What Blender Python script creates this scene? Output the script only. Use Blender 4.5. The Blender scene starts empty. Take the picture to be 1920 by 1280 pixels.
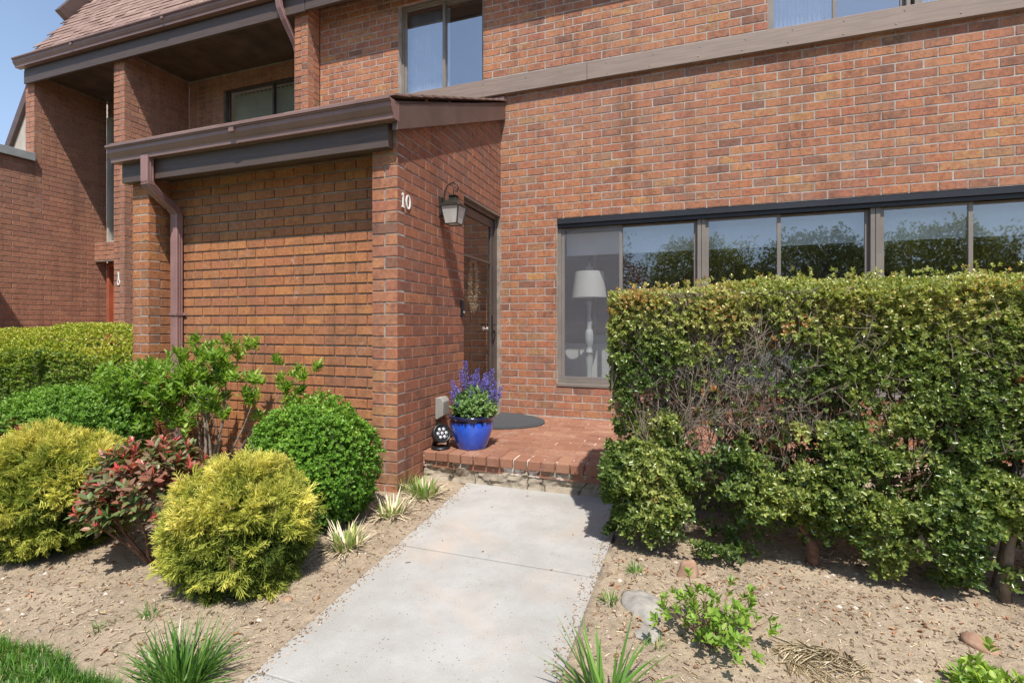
import bpy, math, random
import numpy as np
from mathutils import Vector, Matrix, noise
R = math.radians
random.seed(7); rng = np.random.default_rng(11)
scene = bpy.context.scene
col = scene.collection
EYE = 1.19
# ------------------------------------------------------------ camera, sky, sun
cam_d = bpy.data.cameras.new('camera'); cam = bpy.data.objects.new('camera', cam_d); col.objects.link(cam)
cam.location = (0, 0, EYE); cam.rotation_euler = (R(90), 0, R(19.2))
cam_d.sensor_width = 36; cam_d.lens = 36*925/1920.0; cam_d.shift_y = -30/1920.0
cam_d.clip_start = 0.05; cam_d.clip_end = 2000
scene.camera = cam
SUN = Vector((0.27, -0.518, 1.0)).normalized()          # direction towards the sun
w = bpy.data.worlds.new('World'); scene.world = w; w.use_nodes = True
nt = w.node_tree; bg = nt.nodes['Background']
sky = nt.nodes.new('ShaderNodeTexSky'); sky.sky_type = 'NISHITA'; sky.sun_disc = False
sky.sun_elevation = math.asin(SUN.z); sky.sun_rotation = math.atan2(SUN.x, SUN.y)
sky.air_density = 1.0; sky.dust_density = 1.0; sky.ozone_density = 1.0
tc = nt.nodes.new('ShaderNodeTexCoord'); sxyz = nt.nodes.new('ShaderNodeSeparateXYZ'); nt.links.new(tc.outputs['Generated'], sxyz.inputs[0])
hz = nt.nodes.new('ShaderNodeMapRange'); hz.inputs['From Min'].default_value = 0.0; hz.inputs['From Max'].default_value = .75; hz.inputs['To Min'].default_value = .50; hz.inputs['To Max'].default_value = .0
cl = nt.nodes.new('ShaderNodeTexNoise'); cl.inputs['Scale'].default_value = 1.8; cl.inputs['Detail'].default_value = 6; nt.links.new(tc.outputs['Generated'], cl.inputs['Vector'])
cm = nt.nodes.new('ShaderNodeMath'); cm.operation = 'MULTIPLY_ADD'; cm.inputs[1].default_value = .5; cm.inputs[2].default_value = -.25; nt.links.new(cl.outputs['Fac'], cm.inputs[0])
ca = nt.nodes.new('ShaderNodeMath'); ca.operation = 'ADD'; ca.use_clamp = True; nt.links.new(sxyz.outputs[2], hz.inputs['Value']); nt.links.new(hz.outputs[0], ca.inputs[0]); nt.links.new(cm.outputs[0], ca.inputs[1])
mxs = nt.nodes.new('ShaderNodeMix'); mxs.data_type = 'RGBA'; mxs.inputs[7].default_value = (3.9, 5.4, 8.0, 1)
nt.links.new(ca.outputs[0], mxs.inputs[0]); nt.links.new(sky.outputs[0], mxs.inputs[6])
nt.links.new(mxs.outputs[2], bg.inputs[0]); bg.inputs[1].default_value = 0.125
sd = bpy.data.lights.new('sun', 'SUN'); sd.energy = 5.0; sd.angle = R(0.53); sd.color = (1.0, 0.95, 0.88)
so = bpy.data.objects.new('sun', sd); col.objects.link(so)
so.rotation_euler = SUN.to_track_quat('Z', 'Y').to_euler()
scene.view_settings.view_transform = 'Standard'; scene.view_settings.look = 'None'
scene.view_settings.exposure = 0.40; scene.view_settings.gamma = 1
scene.render.engine = 'CYCLES'
scene.cycles.max_bounces = 10; scene.cycles.transparent_max_bounces = 24

# ------------------------------------------------------------ materials
class N:
    def __init__(s, name):
        s.m = bpy.data.materials.new(name); s.m.use_nodes = True
        s.t = s.m.node_tree; s.b = s.t.nodes['Principled BSDF']; s.out = s.t.nodes['Material Output']
    def n(s, typ, **kw):
        x = s.t.nodes.new('ShaderNode'+typ)
        for k, v in kw.items():
            if k.startswith('i_'):
                key = k[2:]
                x.inputs[int(key) if key.isdigit() else key.replace('_', ' ')].default_value = v
            else: setattr(x, k, v)
        return x
    def l(s, a, b): s.t.links.new(a, b)
    def ramp(s, fac, stops, interp='LINEAR'):
        r = s.n('ValToRGB'); cr = r.color_ramp; cr.interpolation = interp
        while len(cr.elements) < len(stops): cr.elements.new(0.5)
        for e, (p, c) in zip(cr.elements, stops):
            e.position = p; e.color = (*c, 1) if len(c) == 3 else c
        s.l(fac, r.inputs[0]); return r.outputs[0]
    def coord(s): return s.n('TexCoord').outputs['Object']
    def noise(s, scale, detail=4, rough=.6, vec=None, dist=0):
        x = s.n('TexNoise', i_Scale=scale, i_Detail=detail, i_Roughness=rough, i_Distortion=dist)
        s.l(vec or s.coord(), x.inputs['Vector']); return x.outputs['Fac']
    def mix(s, a, b, fac, mode='MIX'):
        x = s.n('Mix', data_type='RGBA', blend_type=mode)
        for v, i in ((fac, 0), (a, 6), (b, 7)):
            if isinstance(v, (int, float)): x.inputs[i].default_value = v
            elif isinstance(v, tuple): x.inputs[i].default_value = (*v, 1) if len(v) == 3 else v
            else: s.l(v, x.inputs[i])
        return x.outputs[2]
    def bump(s, h, strength=.3, dist=.01):
        x = s.n('Bump', i_Strength=strength, i_Distance=dist); s.l(h, x.inputs['Height']); s.l(x.outputs[0], s.b.inputs['Normal'])
    def base(s, c):
        if isinstance(c, tuple): s.b.inputs['Base Color'].default_value = (*c, 1)
        else: s.l(c, s.b.inputs['Base Color'])
    def rough(s, v):
        if isinstance(v, (int, float)): s.b.inputs['Roughness'].default_value = v
        else: s.l(v, s.b.inputs['Roughness'])

def brick_mat(name, stops, dirt=.35, efflo=.09):
    k = N(name)
    g = k.n('NewGeometry')
    c = k.ramp(g.outputs['Random Per Island'], stops, 'LINEAR')
    fr = k.n('Math', operation='MULTIPLY'); fr.inputs[1].default_value = 7.31; k.l(g.outputs['Random Per Island'], fr.inputs[0])
    f2 = k.n('Math', operation='FRACT'); k.l(fr.outputs[0], f2.inputs[0])
    cb = k.ramp(f2.outputs[0], stops); nb_ = k.noise(17, 4, .65, dist=.6)
    c = k.mix(c, cb, k.ramp(nb_, [(.42, (0, 0, 0)), (.60, (.9, .9, .9))]))
    n1 = k.noise(38, 6, .75)
    c = k.mix(c, k.ramp(n1, [(.3, (.42, .40, .40)), (.52, (1, 1, 1)), (.72, (1.15, 1.12, 1.05))]), .85, 'MULTIPLY')
    n2 = k.noise(170, 3, .7)
    c = k.mix(c, k.ramp(n2, [(.34, (.45, .42, .42)), (.46, (1, 1, 1))]), .55, 'MULTIPLY')
    n3 = k.noise(1.3, 5, .6)
    c = k.mix(c, (.20, .155, .125), k.ramp(n3, [(.45, (0, 0, 0)), (.75, (dirt, dirt, dirt))]))
    mp = k.n('Mapping'); mp.inputs['Scale'].default_value = (5, 5, .55); k.l(k.coord(), mp.inputs[0])
    n5 = k.noise(1.0, 5, .7, vec=mp.outputs[0]); c = k.mix(c, (.62, .60, .58), k.ramp(n5, [(.50, (0, 0, 0)), (.66, (.75, .75, .75))]), 'MULTIPLY')
    if efflo:
        n4 = k.noise(5.5, 6, .75, dist=1.0)
        c = k.mix(c, (.55, .50, .46), k.ramp(n4, [(.60, (0, 0, 0)), (.72, (efflo,)*3)]))
    k.base(c); k.rough(.92)
    k.bump(k.mix(n1, n2, .5), .55, .006)
    return k.m
def mortar_mat(name, a, b):
    k = N(name); n = k.noise(9, 6, .7); n2 = k.noise(90, 3, .7)
    c = k.mix(a, b, k.ramp(n, [(.4, (0, 0, 0)), (.6, (1, 1, 1))]))
    c = k.mix(c, (.6, .6, .6), n2, 'MULTIPLY'); k.base(c); k.rough(.95); k.bump(n2, .6, .004)
    return k.m
def paint_mat(name, c, rough=.45, var=.12, streak=False, metal=0):
    k = N(name); n = k.noise(4, 5, .6); n2 = k.noise(60, 4, .6)
    if streak:
        mp = k.n('Mapping'); mp.inputs['Scale'].default_value = (1.2, 1.2, 22); k.l(k.coord(), mp.inputs[0])
        n = k.noise(3, 5, .6, vec=mp.outputs[0])
    d = tuple(x*(1-var*1.6) for x in c); e = tuple(min(1, x*(1+var)) for x in c)
    k.base(k.mix(d, e, k.ramp(n, [(.35, (0, 0, 0)), (.65, (1, 1, 1))])))
    k.rough(k.ramp(n2, [(.3, (rough-.08,)*3), (.7, (rough+.1,)*3)])); k.bump(n2, .12, .002)
    k.b.inputs['Metallic'].default_value = metal
    return k.m
def leaf_mat(name, stops, trans=.3, rough=.42, spec=.4):
    k = N(name)
    a = k.n('Attribute', attribute_name='tint')
    c = k.ramp(a.outputs['Fac'], stops)
    g = k.n('NewGeometry')
    v = k.ramp(g.outputs['Random Per Island'], [(0, (.62, .66, .6)), (.5, (1, 1, 1)), (1, (1.3, 1.22, 1.05))])
    c = k.mix(c, v, .8, 'MULTIPLY')
    k.base(c); k.rough(rough); k.b.inputs['Specular IOR Level'].default_value = spec
    tr = k.n('BsdfTranslucent'); tc = k.mix(c, (1.35, 1.5, .55), .8, 'MULTIPLY'); k.l(tc, tr.inputs[0])
    ms = k.n('MixShader'); ms.inputs[0].default_value = trans
    k.l(k.b.outputs[0], ms.inputs[1]); k.l(tr.outputs[0], ms.inputs[2]); k.l(ms.outputs[0], k.out.inputs[0])
    return k.m
def glass_mat(name, tint=(.62, .66, .66), refl=1.6, veil=None):
    k = N(name)
    tr = k.n('BsdfTransparent'); tr.inputs[0].default_value = (*tint, 1)
    gl = k.n('BsdfGlossy'); gl.inputs['Color'].default_value = (.95, .97, 1, 1); gl.inputs['Roughness'].default_value = .015
    bp = k.n('Bump', i_Strength=.10, i_Distance=.03); k.l(k.noise(1.1, 1, .4), bp.inputs['Height']); k.l(bp.outputs[0], gl.inputs['Normal'])
    fr = k.n('Fresnel'); gg = k.n('NewGeometry'); e1 = k.n('Math', operation='MULTIPLY_ADD'); e1.inputs[1].default_value = -2; e1.inputs[2].default_value = 1; k.l(gg.outputs['Backfacing'], e1.inputs[0])
    e2 = k.n('Math', operation='POWER'); e2.inputs[0].default_value = 1.52; k.l(e1.outputs[0], e2.inputs[1]); k.l(e2.outputs[0], fr.inputs['IOR'])
    mu = k.n('Math', operation='MULTIPLY_ADD', use_clamp=True); mu.inputs[1].default_value = refl; mu.inputs[2].default_value = .12*(refl-.6)
    k.l(fr.outputs[0], mu.inputs[0])
    ms = k.n('MixShader'); k.l(mu.outputs[0], ms.inputs[0]); k.l(tr.outputs[0], ms.inputs[1]); k.l(gl.outputs[0], ms.inputs[2])
    k.l(ms.outputs[0], k.out.inputs[0]); return k.m

BR_MAIN = [(0, (0.207, 0.100, 0.067)), (0.12, (0.327, 0.131, 0.075)), (0.3, (0.420, 0.181, 0.088)), (0.5, (0.365, 0.137, 0.074)), (0.68, (0.442, 0.210, 0.099)), (0.84, (0.370, 0.137, 0.085)), (0.94, (0.283, 0.158, 0.103)), (1, (0.479, 0.257, 0.094))]  # brick tones per wall, their differences partly lighting put into the colour
BR_GOLD = [(0, (0.297, 0.130, 0.059)), (0.2, (0.418, 0.170, 0.066)), (0.4, (0.363, 0.135, 0.060)), (0.6, (0.473, 0.205, 0.071)), (0.8, (0.396, 0.150, 0.071)), (1, (0.286, 0.125, 0.067))]
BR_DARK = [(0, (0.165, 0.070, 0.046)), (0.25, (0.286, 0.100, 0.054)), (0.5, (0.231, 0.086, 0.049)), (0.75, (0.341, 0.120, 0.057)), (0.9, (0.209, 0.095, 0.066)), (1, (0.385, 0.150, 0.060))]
M = {}
M['brick_main'] = brick_mat('orange_red_brick', BR_MAIN, .3)
M['brick_gold'] = brick_mat('golden_brick', BR_GOLD, .25, .35)
M['brick_dark_shaded'] = brick_mat('dark_shaded_red_brick', BR_DARK, .3, .12)  # side wall brick, darkened partly to stand in for its dimmer light
M['brick_far'] = brick_mat('neighbour_brick', [(0, (.30, .135, .09)), (.3, (.42, .19, .115)), (.6, (.36, .155, .10)), (1, (.47, .22, .13))], .3)
M['mortar'] = mortar_mat('grey_mortar', (.31, .275, .245), (.50, .46, .42))
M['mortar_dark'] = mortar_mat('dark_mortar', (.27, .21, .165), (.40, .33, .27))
M['brown_trim'] = paint_mat('brown_painted_trim', (.105, .066, .056), .42)
M['gutter'] = paint_mat('brown_gutter_metal', (.21, .125, .108), .33, .08)
M['downspout'] = paint_mat('mauve_brown_downspout', (.27, .155, .145), .38, .10)
M['taupe_board'] = paint_mat('taupe_board_paint', (.225, .168, .135), .6, .10, True)
M['beam'] = paint_mat('dark_beam_paint', (.080, .054, .043), .5, .12, True)
M['soffit'] = paint_mat('brown_soffit_boards', (.085, .052, .036), .7, .25, True)
M['lantern_bronze'] = paint_mat('dark_weathered_bronze', (.045, .043, .036), .38, .2, metal=.4)
M['bronze'] = paint_mat('bronze_window_metal', (.20, .175, .15), .35, .08)
M['black_trim'] = paint_mat('black_metal_trim', (.018, .019, .025), .4, .1)
M['door_frame'] = paint_mat('brown_door_metal', (.085, .066, .056), .38, .1)
M['door_wood'] = paint_mat('dark_brown_door', (.035, .022, .017), .4, .15)
M['red_door'] = paint_mat('red_brown_door_paint', (.36, .10, .05), .45, .1)
M['black_metal'] = paint_mat('black_plastic', (.012, .012, .013), .35, .1)
M['white_metal'] = paint_mat('white_painted_metal', (.78, .77, .74), .4, .05)
M['grey_box'] = paint_mat('grey_painted_box', (.27, .26, .235), .55, .12)
M['flashing'] = paint_mat('grey_flashing', (.30, .31, .31), .4, .12)
M['room_wall'] = paint_mat('grey_room_wall', (.22, .22, .23), .9, .05)
M['room_ceiling'] = paint_mat('pale_room_ceiling', (.5, .5, .5), .9, .04)
M['room_floor'] = paint_mat('brown_room_floor', (.16, .11, .08), .5, .15)
M['linen'] = paint_mat('white_linen', (.58, .57, .55), .9, .04)
M['curtain'] = paint_mat('white_curtain', (.72, .72, .74), .9, .08)
M['blind'] = paint_mat('pale_blind', (.72, .76, .80), .8, .04)
M['dark_blind'] = paint_mat('pale_vertical_blind', (.72, .76, .70), .8, .06)
M['lamp_post'] = paint_mat('pale_blue_grey_wood', (.46, .49, .48), .55, .08)
M['sofa'] = paint_mat('pale_sofa_fabric', (.62, .61, .59), .95, .05)
M['siding'] = paint_mat('beige_siding', (.42, .38, .33), .7, .08)
M['glass'] = glass_mat('window_glass', (.74, .78, .78), 1.8)
M['glass_screen'] = glass_mat('screened_glass', (.80, .82, .82), .7)
M['glass_up'] = glass_mat('upper_window_glass', (.75, .8, .85), 3.0)
M['glass_door'] = glass_mat('door_glass', (.80, .78, .74), .9)
M['glass_blind'] = glass_mat('balcony_window_glass', (.75, .75, .72), .9)
def screen_mat():
    k = N('insect_screen'); k.base((.30, .30, .33)); k.rough(.8)
    tr = k.n('BsdfTransparent'); ms = k.n('MixShader'); ms.inputs[0].default_value = .22
    k.l(tr.outputs[0], ms.inputs[1]); k.l(k.b.outputs[0], ms.inputs[2]); k.l(ms.outputs[0], k.out.inputs[0]); return k.m
M['screen'] = screen_mat()
def shingle_mat():
    k = N('brown_asphalt_shingle'); g = k.n('NewGeometry')
    c = k.ramp(g.outputs['Random Per Island'], [(0, (.20, .125, .10)), (.4, (.31, .20, .165)), (.75, (.26, .165, .135)), (1, (.37, .25, .205))])
    n = k.noise(260, 3, .8); c = k.mix(c, k.ramp(n, [(.3, (.5, .5, .5)), (.6, (1.1, 1.1, 1.1))]), .8, 'MULTIPLY')
    k.base(c); k.rough(.95); k.bump(n, .8, .004); return k.m
M['shingle'] = shingle_mat()
def pot_mat():
    k = N('cobalt_blue_glaze')
    mp = k.n('Mapping'); mp.inputs['Scale'].default_value = (26, 26, 2.0); k.l(k.coord(), mp.inputs[0])
    drip = k.noise(1.6, 4, .7, vec=mp.outputs[0])
    sx = k.n('SeparateXYZ'); k.l(k.coord(), sx.inputs[0])
    # drip line: dark glaze near the rim running down
    ma = k.n('Math', operation='MULTIPLY_ADD'); ma.inputs[1].default_value = .13; k.l(drip, ma.inputs[0]); k.l(sx.outputs[2], ma.inputs[2])
    f = k.ramp(ma.outputs[0], [(.258, (0, 0, 0)), (.280, (1, 1, 1))])
    body = k.mix((.012, .06, .50), (.03, .14, .72), drip)
    k.base(k.mix(body, (.008, .010, .055), f)); k.rough(.13); k.b.inputs['Coat Weight'].default_value = .6; k.b.inputs['Coat Roughness'].default_value = .06
    k.bump(k.noise(30, 3, .5), .08, .004); return k.m
M['pot'] = pot_mat()
def concrete_mat(name, a, b, pits=True, stain=True):
    k = N(name); n = k.noise(2.2, 6, .65); n2 = k.noise(240, 3, .7)
    c = k.mix(a, b, k.ramp(n, [(.35, (0, 0, 0)), (.65, (1, 1, 1))]))
    c = k.mix(c, k.ramp(n2, [(.3, (.72, .72, .72)), (.55, (1.04, 1.04, 1.03))]), .7, 'MULTIPLY')
    if pits:
        v = k.n('TexVoronoi', i_Scale=62.0, i_Randomness=1.0); k.l(k.coord(), v.inputs['Vector'])
        m = k.noise(9, 2, .5)
        thr = k.n('Math', operation='MULTIPLY_ADD'); thr.inputs[1].default_value = .34; thr.inputs[2].default_value = -.05; k.l(m, thr.inputs[0])
        lt = k.n('Math', operation='LESS_THAN'); k.l(v.outputs['Distance'], lt.inputs[0]); k.l(thr.outputs[0], lt.inputs[1])
        sc = k.n('SeparateColor'); k.l(v.outputs['Color'], sc.inputs[0])
        gt = k.n('Math', operation='GREATER_THAN'); gt.inputs[1].default_value = .62; k.l(sc.outputs[0], gt.inputs[0])
        mm = k.n('Math', operation='MULTIPLY'); k.l(lt.outputs[0], mm.inputs[0]); k.l(gt.outputs[0], mm.inputs[1])
        c = k.mix(c, (.10, .09, .08), mm.outputs[0])
    if stain:
        sx = k.n('SeparateXYZ'); k.l(k.coord(), sx.inputs[0])
        rr = k.n('Vector' + 'Math', operation='DISTANCE') if False else None
        s3 = k.noise(1.4, 4, .6, dist=.5)
        c = k.mix(c, (.52, .36, .24), k.ramp(s3, [(.54, (0, 0, 0)), (.72, (.36, .36, .36))]))
        s4 = k.noise(1.3, 8, .78)
        c = k.mix(c, (.90, .89, .87), k.ramp(s4, [(.42, (1, 1, 1)), (.56, (0, 0, 0))]), 'MULTIPLY')
    k.base(c); k.rough(.9); k.bump(n2, .5, .004); return k.m
M['concrete'] = concrete_mat('pale_concrete', (.335, .325, .305), (.41, .40, .385))
def rubble_mat():
    k = N('crumbling_mortar_base'); n = k.noise(7, 7, .7); n2 = k.noise(60, 5, .7)
    v = k.n('TexVoronoi', feature='DISTANCE_TO_EDGE', i_Scale=3.2)
    ws = k.n('VectorMath', operation='ADD'); nn = k.n('TexNoise', i_Scale=7.0, i_Detail=3.0); k.l(k.coord(), nn.inputs['Vector'])
    sc = k.n('VectorMath', operation='SCALE'); sc.inputs['Scale'].default_value = .22; k.l(nn.outputs['Color'], sc.inputs[0])
    k.l(k.coord(), ws.inputs[0]); k.l(sc.outputs[0], ws.inputs[1]); k.l(ws.outputs[0], v.inputs['Vector'])
    c = k.mix((.22, .175, .125), (.40, .345, .27), n)
    c = k.mix(c, (.09, .10, .045), k.ramp(k.noise(4.5, 5, .7), [(.55, (0, 0, 0)), (.7, (.6, .6, .6))]))
    c = k.mix((.03, .022, .016), c, k.ramp(v.outputs['Distance'], [(0, (0, 0, 0)), (.035, (1, 1, 1))]))
    k.base(c); k.rough(.97); k.bump(n2, 1, .01); return k.m
M['rubble'] = rubble_mat()
def paver_mat():
    k = N('terracotta_paver'); g = k.n('NewGeometry')
    c = k.ramp(g.outputs['Random Per Island'], [(0, (.21, .09, .055)), (.35, (.29, .135, .08)), (.7, (.25, .11, .065)), (1, (.32, .165, .10))])
    n = k.noise(5, 6, .7); c = k.mix(c, (.42, .27, .20), k.ramp(n, [(.5, (0, 0, 0)), (.72, (.55, .55, .55))]))
    n2 = k.noise(90, 3, .7); c = k.mix(c, k.ramp(n2, [(.32, (.6, .6, .6)), (.55, (1, 1, 1))]), .6, 'MULTIPLY')
    k.base(c); k.rough(.85); k.bump(n2, .4, .003); return k.m
M['paver'] = paver_mat()
def paver_joint():
    k = N('paver_joint'); n = k.noise(3.6, 5, .8)
    k.base(k.mix((.26, .12, .075), (.66, .58, .50), k.ramp(n, [(.52, (0, 0, 0)), (.57, (1, 1, 1))]))); k.rough(.95); return k.m
M['paver_joint'] = paver_joint()
def soil_mat():
    k = N('dry_soil'); n = k.noise(1.6, 7, .7); n2 = k.noise(28, 6, .75); n3 = k.noise(150, 3, .7)
    c = k.mix((.32, .25, .175), (.45, .36, .255), k.ramp(n, [(.35, (0, 0, 0)), (.65, (1, 1, 1))]))
    c = k.mix(c, k.ramp(n2, [(.28, (.42, .38, .34)), (.5, (1, 1, 1)), (.75, (1.22, 1.2, 1.16))]), .8, 'MULTIPLY')
    c = k.mix(c, k.ramp(n3, [(.32, (.5, .46, .42)), (.5, (1, 1, 1))]), .6, 'MULTIPLY')
    k.base(c); k.rough(.98); k.bump(k.mix(n2, n3, .35), 1.0, .02); return k.m
M['soil'] = soil_mat()
def simple(name, c1, c2, scale, rough=.9, bump=.3, bd=.005):
    k = N(name); n = k.noise(scale, 5, .65); k.base(k.mix(c1, c2, k.ramp(n, [(.35, (0, 0, 0)), (.65, (1, 1, 1))]))); k.rough(rough); k.bump(n, bump, bd); return k.m
def island(name, stops, rough=.9):
    k = N(name); g = k.n('NewGeometry'); k.base(k.ramp(g.outputs['Random Per Island'], stops)); k.rough(rough); return k.m
M['lawn_base'] = simple('lawn_soil', (.07, .10, .03), (.13, .16, .05), 12)
M['asphalt'] = simple('asphalt', (.045, .045, .048), (.07, .07, .07), 40)
M['bark'] = simple('grey_brown_bark', (.16, .125, .095), (.30, .25, .20), 30, .95, .8, .008)
M['bark_red'] = simple('reddish_bark', (.12, .06, .04), (.25, .14, .09), 30, .95, .8, .006)
M['twig'] = simple('grey_twig', (.10, .075, .055), (.28, .235, .19), 18, .9, .4)
M['stem_green'] = simple('green_stem', (.13, .16, .05), (.22, .24, .09), 20)
M['stone'] = simple('grey_stone', (.20, .19, .17), (.36, .33, .29), 14, .9, .6, .01)
M['stone_brown'] = simple('brown_stone', (.24, .13, .08), (.38, .25, .17), 12, .9, .6, .01)
M['mat_rubber'] = simple('dark_doormat_fibre', (.030, .032, .035), (.075, .08, .085), 120, .95, 1, .006)
M['mulch'] = island('mulch_bits', [(0, (.10, .065, .04)), (.35, (.24, .16, .10)), (.7, (.40, .29, .19)), (1, (.58, .47, .34))])
M['pebble'] = island('pebbles', [(0, (.22, .19, .16)), (.5, (.38, .31, .25)), (1, (.58, .52, .45))])
M['straw'] = island('dry_straw', [(0, (.42, .33, .20)), (.5, (.62, .52, .34)), (1, (.76, .67, .47))])
M['dry_leaf'] = island('dry_leaves', [(0, (.16, .07, .035)), (.4, (.34, .16, .08)), (.8, (.46, .30, .17)), (1, (.30, .24, .12))])
M['grass'] = leaf_mat('lawn_grass', [(0, (.045, .12, .015)), (.5, (.085, .21, .028)), (.85, (.16, .30, .05)), (1, (.38, .34, .15))], .3, .45)
M['tuft'] = leaf_mat('tuft_blades', [(0, (.04, .10, .018)), (.5, (.10, .22, .04)), (.9, (.22, .36, .09)), (1, (.48, .42, .20))], .3, .35)
M['hedge_leaf'] = leaf_mat('hedge_leaves', rough=.32, spec=.75, trans=.3, stops= [(0, (.05, .095, .024)), (.3, (.13, .20, .045)), (.55, (.29, .34, .085)), (.78, (.44, .44, .15)), (.88, (.54, .46, .20)), (.93, (.46, .22, .08)), (1, (.38, .15, .06))])
M['left_hedge_leaf'] = leaf_mat('trimmed_hedge_leaves', [(0, (.04, .09, .012)), (.4, (.13, .21, .022)), (.75, (.34, .39, .05)), (1, (.48, .44, .08))], .28)
M['box_leaf'] = leaf_mat('boxwood_leaves', [(0, (.022, .07, .010)), (.4, (.075, .185, .020)), (.75, (.17, .33, .04)), (1, (.28, .43, .07))], .28)
M['bush_leaf'] = leaf_mat('green_bush_leaves', [(0, (.035, .10, .015)), (.5, (.10, .22, .03)), (1, (.22, .37, .06))], .32)
M['light_leaf'] = leaf_mat('fresh_green_leaves', [(0, (.09, .19, .03)), (.5, (.20, .34, .05)), (1, (.36, .48, .10))], .4)
M['cypress'] = leaf_mat('golden_cypress_sprays', [(0, (.06, .10, .02)), (.22, (.20, .26, .045)), (.5, (.42, .45, .085)), (.8, (.64, .61, .14)), (1, (.74, .66, .18))], .3, .6, .2)
M['red_leaf'] = leaf_mat('red_and_bronze_leaves', [(0, (.09, .18, .06)), (.28, (.17, .20, .08)), (.45, (.25, .15, .10)), (.64, (.33, .12, .085)), (.84, (.46, .08, .07)), (1, (.60, .09, .09))], .25, .38)
M['sage_leaf'] = leaf_mat('sage_leaves', [(0, (.08, .17, .05)), (.6, (.20, .33, .12)), (1, (.38, .48, .22))], .35)
M['blue_flower'] = leaf_mat('violet_blue_petals', [(0, (.10, .07, .42)), (.5, (.20, .17, .68)), (1, (.44, .42, .86))], .3, .6, .2)
M['tree_leaf'] = leaf_mat('tree_leaves', [(0, (.06, .085, .02)), (.5, (.14, .17, .035)), (1, (.30, .30, .07))], .5)
M['wreath'] = island('dried_flowers', [(0, (.28, .22, .12)), (.5, (.52, .46, .30)), (1, (.72, .68, .52))])
def emit(name, c, s):
    k = N(name); k.base(c); k.b.inputs['Emission Color'].default_value = (*c, 1); k.b.inputs['Emission Strength'].default_value = s; return k.m
M['lit'] = emit('lit_downlight', (1, .86, .66), 9)
def clear_mat():
    k = N('lantern_seeded_glass'); k.base((.85, .86, .82)); k.rough(.12)
    tr = k.n('BsdfTransparent'); tr.inputs[0].default_value = (.85, .86, .84, 1); ms = k.n('MixShader'); ms.inputs[0].default_value = .42
    k.l(tr.outputs[0], ms.inputs[1]); k.l(k.b.outputs[0], ms.inputs[2]); k.l(ms.outputs[0], k.out.inputs[0]); return k.m
M['lantern_glass'] = clear_mat()
M['bulb'] = paint_mat('white_bulb', (.85, .84, .80), .2, .02)
M['lens'] = paint_mat('silver_lens', (.75, .76, .78), .12, .05, metal=.6)

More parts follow.
